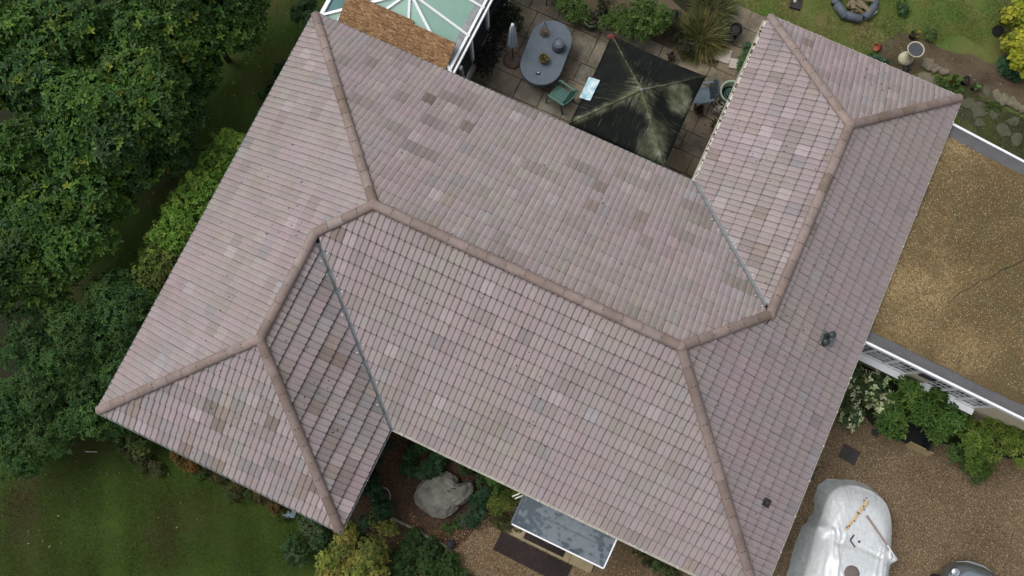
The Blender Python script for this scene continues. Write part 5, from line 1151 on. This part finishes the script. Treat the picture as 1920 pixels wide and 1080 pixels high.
shrub('pale yellow green leafed shrub under the lower left roof corner', [(-0.111, -3.166), (0.332, -3.338)], .55, .32, 110, .13, .06, [(.13, .16, .035), (.09, .13, .03), (.05, .08, .02)])
shrub('orange brown autumn shrub along the lower left eave', [(1.379, -3.305), (1.857, -3.307)], .4, .28, 170, .055, .028, [(.17, .085, .015), (.10, .06, .015), (.07, .075, .02)])
shrub('brownish green shrub at the middle of the lower left eave', [(2.619, -3.250), (3.283, -3.313)], .4, .30, 150, .06, .028, [(.06, .06, .018), (.10, .07, .018), (.04, .055, .018)])
shrub('rusty tinged shrub near the pale blue plastic scrap', [(3.807, -3.296), (4.268, -3.309)], .35, .26, 160, .05, .026, [(.09, .065, .018), (.05, .05, .016), (.13, .08, .02)])
shrub('dark leafy shrub below the left wing corner with pale flecks', [(5.324, -3.365), (5.770, -3.432), (5.442, -3.998)], .6, .34, 150, .06, .03, GD+[(.10, .12, .05)])
shrub('golden yellow shrub at the bottom edge below the left wing', [(6.497, -3.275), (7.163, -3.105), (6.902, -3.816), (6.344, -3.954), (7.477, -3.617)], .85, .40, 210, .055, .03, [(.23, .25, .045), (.16, .20, .035), (.26, .21, .05), (.09, .13, .03)])
shrub('spray of yellow green leaves above the golden shrub', [(6.860, -2.544), (7.270, -2.525)], .7, .24, 130, .05, .028, YG)
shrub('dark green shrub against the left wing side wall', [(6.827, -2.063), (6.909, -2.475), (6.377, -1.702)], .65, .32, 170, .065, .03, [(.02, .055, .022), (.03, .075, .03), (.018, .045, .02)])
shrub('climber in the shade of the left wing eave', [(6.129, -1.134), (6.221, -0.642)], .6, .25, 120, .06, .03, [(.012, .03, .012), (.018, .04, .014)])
shrub('low green carpet of foliage inside the curved stone edging', [(8.046, -2.662), (8.481, -2.606), (8.561, -3.082), (9.095, -2.758), (8.032, -3.257), (9.546, -3.058), (9.139, -3.321)], .28, .36, 230, .05, .026, [(.03, .07, .016), (.045, .09, .02), (.022, .05, .014)])
shrub('green leafy plant above the boulder', [(7.699, -0.488), (7.623, -0.832)], .4, .24, 150, .07, .04, [(.03, .075, .03), (.045, .10, .035)])
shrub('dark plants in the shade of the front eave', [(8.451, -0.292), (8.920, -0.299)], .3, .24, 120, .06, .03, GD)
shrub('feathery fern like plant right of the boulder', [(9.187, -0.681), (9.207, -1.053), (9.165, -1.463)], .45, .28, 190, .06, .018, [(.025, .065, .03), (.035, .085, .035)])
shrub('bright yellow green bamboo like plant beside the porch canopy', [(9.811, -0.547), (9.617, -0.786), (10.000, -0.299)], .5, .22, 170, .11, .016, [(.12, .17, .03), (.20, .23, .05), (.06, .10, .02)], mat='leaf')
shrub('mossy low growth at the left end of the porch step', [(9.929, -1.131), (10.177, -1.164)], .12, .24, 150, .04, .02, [(.05, .06, .018), (.07, .075, .02)])
shrub('small rust tinged plant at the right end of the porch canopy', [(13.377, -0.308), (13.771, -0.344)], .25, .22, 140, .05, .025, [(.05, .06, .018), (.09, .07, .02), (.03, .045, .015)])
shrub('small leafy plant under the front gutter near the bottom edge', [(14.078, -0.401), (14.453, -0.400)], .3, .22, 140, .055, .03, [(.04, .075, .02), (.09, .12, .04)])
shrub('small green weed beside the right eave by the drive', [(16.778, 3.605), (16.791, 3.382)], .14, .13, 160, .06, .03, [(.03, .06, .02), (.05, .08, .03)])
shrub('leafy green plants filling the corner below the inner eave', [(7.030, -0.580), (7.162, -0.213), (7.013, -1.050)], .3, .24, 130, .065, .035, [(.03, .08, .024), (.045, .105, .03)])
shrub('bright green clump under the front gutter, above the fern', [(9.168, -0.325), (9.446, -0.429)], .35, .24, 150, .06, .03, [(.05, .11, .022), (.07, .14, .03)])
shrub('leafy ground cover at the lower edge of the boulder', [(8.845, -1.790), (8.684, -1.940)], .1, .14, 140, .05, .025, [(.045, .09, .02), (.06, .11, .025)])
shrub('low green weeds along the wall between the rusty shrubs', [(2.175, -3.321), (2.975, -3.325), (3.485, -3.387), (4.625, -3.302)], .22, .24, 150, .055, .026, [(.05, .09, .018), (.07, .08, .02), (.035, .07, .016)])
shrub('tangle of brown and green stems on the lawn edge by the corner tree', [(0.214, -3.790), (0.636, -3.821), (-0.168, -3.735), (1.024, -3.792)], .16, .22, 130, .06, .026, [(.05, .06, .02), (.08, .065, .025), (.04, .075, .018)])
# beside the extension
shrub('variegated shrub with cream edged leaves by the right eave', [(16.844, 5.630), (17.168, 6.077), (17.609, 5.688), (16.954, 5.307), (16.770, 6.274), (17.392, 6.258)], .85, .38, 85, .075, .045, [(.05, .09, .03), (.08, .12, .04), (.035, .065, .022)], k=5, tips=[(.46, .50, .30), (.52, .54, .36), (.36, .42, .20)], tipchance=.42)
shrub('leafy green rhododendron in front of the extension windows', [(17.964, 5.775), (18.511, 6.105), (17.798, 5.325), (19.067, 5.922), (19.317, 6.261), (18.786, 6.531), (18.001, 6.393)], 1.1, .36, 60, .15, .05, [(.055, .115, .020), (.075, .145, .025), (.038, .08, .018)], trunk=.055, tips=[(.10, .15, .03)], tipchance=.12)
shrub('bushy yellow green shrub at the right edge below the extension', [(20.049, 6.160), (20.504, 6.523), (21.047, 6.186), (20.408, 5.735), (20.122, 5.893), (20.828, 6.823)], 1.0, .42, 100, .085, .03, [(.08, .14, .020), (.06, .115, .018), (.12, .165, .025)], tips=[(.16, .19, .04)], tipchance=.15)
shrub('sprawling green branch reaching over the drive gravel', [(19.972, 5.502), (20.436, 5.411), (20.815, 5.355)], .35, .24, 110, .08, .028, [(.05, .10, .025), (.07, .12, .03)])
# patio bed and back garden
shrub('bright green shrub at the back of the patio, largest of the bed', [(6.999, 12.798), (7.537, 12.874), (7.982, 13.350), (7.354, 13.437), (7.171, 12.696)], .8, .42, 160, .065, .028, [(.06, .11, .02), (.08, .13, .03), (.045, .085, .018)], tips=[(.13, .17, .04)], tipchance=.1)
shrub('light green shrub hanging over the slabs above the oval table', [(5.705, 12.610), (5.378, 12.780), (5.892, 12.625)], .6, .30, 150, .075, .035, [(.07, .12, .025), (.05, .095, .02), (.10, .15, .04)])
shrub('dark shrub between the two green patio shrubs', [(6.390, 12.957), (6.271, 13.382)], .55, .28, 110, .06, .03, [(.02, .03, .012), (.03, .035, .015)])
shrub('dark brownish shrub beside the ornamental grass', [(8.603, 13.248), (9.000, 13.007), (8.339, 13.695)], .45, .30, 110, .06, .022, [(.025, .03, .014), (.045, .04, .02), (.02, .025, .012)])
shrub('dark purple leaved shrub between conservatory and parasol', [(3.961, 10.310), (4.197, 10.141), (4.002, 10.912), (3.909, 9.968)], .75, .34, 120, .055, .022, [(.016, .012, .018), (.022, .018, .02), (.012, .014, .010), (.03, .03, .022)])
shrub('dark evergreen shrub beside the conservatory gutter at the top', [(3.970, 11.340), (3.631, 11.709), (4.181, 11.409)], .95, .38, 130, .06, .03, [(.014, .022, .010), (.022, .03, .012)])
shrub('small yellowing plant by the dark blue chair at the top', [(4.138, 11.930)], .3, .2, 150, .05, .02, [(.10, .09, .02), (.06, .06, .018)])
shrub('trailing green plant by the right wing gutter above the tub', [(10.746, 13.381), (10.810, 13.104), (10.727, 13.784)], .25, .22, 150, .06, .035, [(.06, .11, .03), (.08, .13, .05), (.05, .10, .06)])
shrub('yellow large leaved shrub in the top right corner', [(17.192, 17.725), (17.619, 17.183), (17.642, 16.633), (17.949, 16.531), (17.206, 18.169), (17.529, 16.971)], .8, .34, 55, .15, .12, [(.34, .34, .03), (.26, .29, .025), (.38, .35, .04), (.16, .20, .02)], k=5, el=(-.5, .3))
shrub('bluish green clump of leaves below the yellow shrub', [(17.595, 16.515), (17.857, 16.459)], .22, .26, 130, .10, .06, [(.025, .065, .03), (.035, .085, .04)])
shrub('green weedy clump on the lawn between grey rolls and birdbath', [(14.339, 16.967)], .14, .2, 140, .06, .04, [(.04, .09, .03), (.06, .11, .04)])
shrub('green leafy plant on the bare soil right of the birdbath', [(15.339, 16.593), (15.341, 16.439)], .14, .17, 120, .07, .03, [(.07, .12, .03), (.10, .15, .05)])
shrub('bluish leafed plant against the right wing north eave', [(14.391, 15.031), (14.175, 15.037)], .18, .2, 130, .08, .05, [(.03, .08, .045), (.05, .11, .06)])
shrub('green weeds growing along the stone edging', [(16.146, 15.321), (16.383, 15.253), (16.787, 15.264), (17.678, 15.273), (17.914, 15.295)], .07, .16, 150, .055, .025, [(.06, .11, .025), (.08, .13, .03)])
gq = thing('ornamental_grass', 'arching clump of ornamental grass beside the black pots', 'grass', (*(9.366, 13.633), .02)); tuft(gq, 2600, .30, .0, .75, [(.10, .115, .03), (.16, .15, .05), (.07, .09, .03), (.24, .19, .08), (.05, .065, .02)], .0085, kind='stuff', lean=2.3)
gq = thing('strappy_plant', 'spiky leaved plant behind the ornamental grass', 'plant', (*(9.339, 14.619), .02)); tuft(gq, 900, .30, .0, .7, [(.09, .10, .035), (.14, .14, .05), (.06, .075, .03)], .010, kind='stuff', lean=2.)

# ------------------------------------------------------------------ grass, pebbles and fallen leaves (nobody could count them)
def blades(name, label, poly, n, h, w_, cols, z=.004, patch=None, holes=()):
    p = scatter(poly, n)
    for hpoly in holes: p = p[~in_poly(p, hpoly)]
    den = np.sin(p[:, 0]*2.1+np.sin(p[:, 1]*1.7)*1.5)*np.sin(p[:, 1]*2.6+1)+.6*np.sin(p[:, 0]*5.3+p[:, 1]*3.1)
    p = p[rng.random(len(p)) < np.clip(.62+.38*den, .12, 1)]; n = len(p); a = rng.random(n)*2*PI; ln = h*(.5+.8*rng.random(n)); t_ = .25+.75*rng.random(n)
    d = np.stack([np.cos(a)*t_, np.sin(a)*t_, .45+.4*rng.random(n)], 1); d = unit(d)*ln[:, None]; s = np.stack([-np.sin(a), np.cos(a), np.zeros(n)], 1)*w_; b = np.concatenate([p, np.full((n, 1), z)], 1)
    V = np.stack([b-s, b+s, b+d], 1).reshape(-1, 3); c = np.array(cols)
    f = .5+.5*np.sin(p[:, 0]*1.3+2*np.sin(p[:, 1]*.9)); i0 = np.clip((f*len(c)+rng.normal(0, .6, n)), 0, len(c)-1).astype(int)
    T = c[i0]*(.7+.6*rng.random((n, 1))); o = npmesh(name, V, np.arange(3*n).reshape(-1, 3), 'blade', None, np.repeat(T, 3, 0), 'stuff'); tag(o, label, 'grass'); return o
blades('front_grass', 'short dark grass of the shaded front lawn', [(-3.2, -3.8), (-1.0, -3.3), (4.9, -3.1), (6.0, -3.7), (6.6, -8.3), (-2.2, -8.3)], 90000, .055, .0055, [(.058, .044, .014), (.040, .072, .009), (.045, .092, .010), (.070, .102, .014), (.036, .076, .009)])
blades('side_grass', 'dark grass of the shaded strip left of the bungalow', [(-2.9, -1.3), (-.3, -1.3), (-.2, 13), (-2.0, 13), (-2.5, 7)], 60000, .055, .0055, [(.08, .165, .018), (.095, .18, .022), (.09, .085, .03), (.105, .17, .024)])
blades('back_grass', 'patchy yellow green grass of the back lawn', [(9.7, 15.1), (10.7, 13.3), (14.6, 14.8), (16.2, 17.0), (19.6, 16.4), (20, 20), (9.0, 20), (8.8, 16.0)], 95000, .065, .006, [(.22, .165, .07), (.11, .145, .026), (.075, .14, .022), (.14, .17, .034), (.18, .165, .05), (.07, .125, .024)])
blades('path_grass', 'moss and weeds among the stones of the back path', [(15.2, 13.9), (15.6, 15.0), (16.093, 15.525), (17.690, 15.413), (18.855, 15.337), (19.5, 13), (16.2, 13.0)], 26000, .06, .006, [(.07, .10, .02), (.10, .11, .03), (.09, .075, .035), (.05, .08, .018)], .014)
def pebbles(name, label, poly, n, r, cols, z, holes=(), parent=None):
    p = scatter(poly, n)
    for hpoly in holes: p = p[~in_poly(p, hpoly)]
    n = len(p); R_ = r*(.5+rng.random((n, 1))); ang = rng.random(n)*PI; base = np.array([(1, 0, 0), (.2, .8, 0), (-.9, .3, 0), (-.4, -.8, 0), (.5, -.7, 0), (.05, 0, .62)])
    c, s = np.cos(ang)[:, None], np.sin(ang)[:, None]; X = base[None, :, 0]*c-base[None, :, 1]*s; Y = base[None, :, 0]*s+base[None, :, 1]*c; Z = np.broadcast_to(base[None, :, 2], X.shape)
    V = np.stack([p[:, :1]+X*R_, p[:, 1:]+Y*R_, z+Z*R_], 2).reshape(-1, 3); q = np.arange(n)[:, None]*6; F = np.concatenate([q+np.array([[i, (i+1) % 5, 5]]) for i in range(5)])
    T = np.array(cols)[rng.integers(0, len(cols), n)]*(.7+.6*rng.random((n, 1))); o = npmesh(name, V, F, 'pebble', parent, np.repeat(T, 6, 0), 'stuff')
    if label: tag(o, label, 'gravel')
    return o
m, t, b = nt('pebble'); at = N(t, 'ShaderNodeAttribute'); at.attribute_name = 'tint'; L(t, at.outputs['Color'], b.inputs['Base Color']); b.inputs['Roughness'].default_value = .8; MT['pebble'] = m
GV = [(.22, .155, .085), (.15, .10, .05), (.30, .23, .15), (.11, .07, .038), (.38, .31, .21), (.18, .12, .062)]
pebbles('gravel', 'loose golden brown pebbles of the gravel drive', [(15.9, .5), (22.5, .5), (22.5, 5.2), (18, 5.2), (15.9, 6.4)], 16000, .010, GV, .012)
pebbles('gravel', 'loose orange brown pebbles in front of the porch', [(7.6, -1.9), (8.3, -2.3), (9.2, -1.2), (10.0, -.8), (15.8, -.7), (15.8, -2.9), (8.8, -4)], 12000, .010, [(.30, .17, .07), (.20, .11, .045), (.36, .25, .13), (.13, .075, .035)], .008, [[(10.05, -1.78), (12.15, -1.78), (12.65, -1.18), (12.65, .3), (10.05, .3)]])
pebbles('roof_pebbles', None, [(16.1, 7.3), (22.3, 7.15), (22.3, 11.9), (16.1, 12.4)], 17000, .010, [(.28, .20, .095), (.19, .13, .055), (.42, .33, .2), (.13, .085, .035), (.23, .165, .075)], 2.298, (), ann)
def fallen(name, label, poly, n, r, cols, z):
    p = scatter(poly, n); C = np.concatenate([p, np.full((len(p), 1), z)], 1); V, F, T = leaf_cards(C, np.tile([[0., 0, 1]], (n, 1))+rng.normal(0, .25, (n, 3)), 1, r, r*.55, np.array(cols)[rng.integers(0, len(cols), n)], .1, (.0, .25)); V[:, 2] = np.maximum(V[:, 2], z-.01)
    o = npmesh(name, V, F, 'leaf', None, T, 'stuff'); tag(o, label, 'leaves')
FL = [(.16, .11, .05), (.22, .18, .06), (.10, .06, .03), (.28, .25, .12), (.30, .28, .06)]
fallen('fallen_leaves', 'fallen leaves scattered on the dark front lawn', [(-3.4, -3.6), (.6, -3.4), (3.0, -4.4), (-1.0, -8.2), (-3.4, -8.2)], 110, .06, [(.10, .075, .035), (.13, .11, .04), (.07, .05, .025), (.18, .17, .09)], .045)
fallen('fallen_leaves', 'fallen yellow leaves on the dark strip beside the trees', [(-3.0, -1.0), (-.4, -.5), (-.2, 12), (-2.2, 12)], 90, .075, FL, .045)
fallen('fallen_leaves', 'dead leaves on the drive gravel and mulch', [(6.8, -2.4), (10, -1.6), (22, .8), (22, 5), (17, 5.2), (15.8, .0), (9, -3.5)], 170, .05, FL, .022)
fallen('fallen_leaves', 'dead leaves scattered over the patio slabs', [(4.2, 8.8), (10.8, 8.8), (10.8, 13), (4.2, 13.2)], 120, .05, [(.05, .035, .02), (.09, .06, .03), (.03, .022, .014)], .062)
fallen('fallen_leaves', 'dead leaves and chips on the back garden soil', [(14.4, 14.6), (19.8, 13.4), (19.8, 15.6), (15, 17)], 200, .05, [(.2, .15, .09), (.12, .085, .05), (.3, .26, .18)], .022)
shr = None
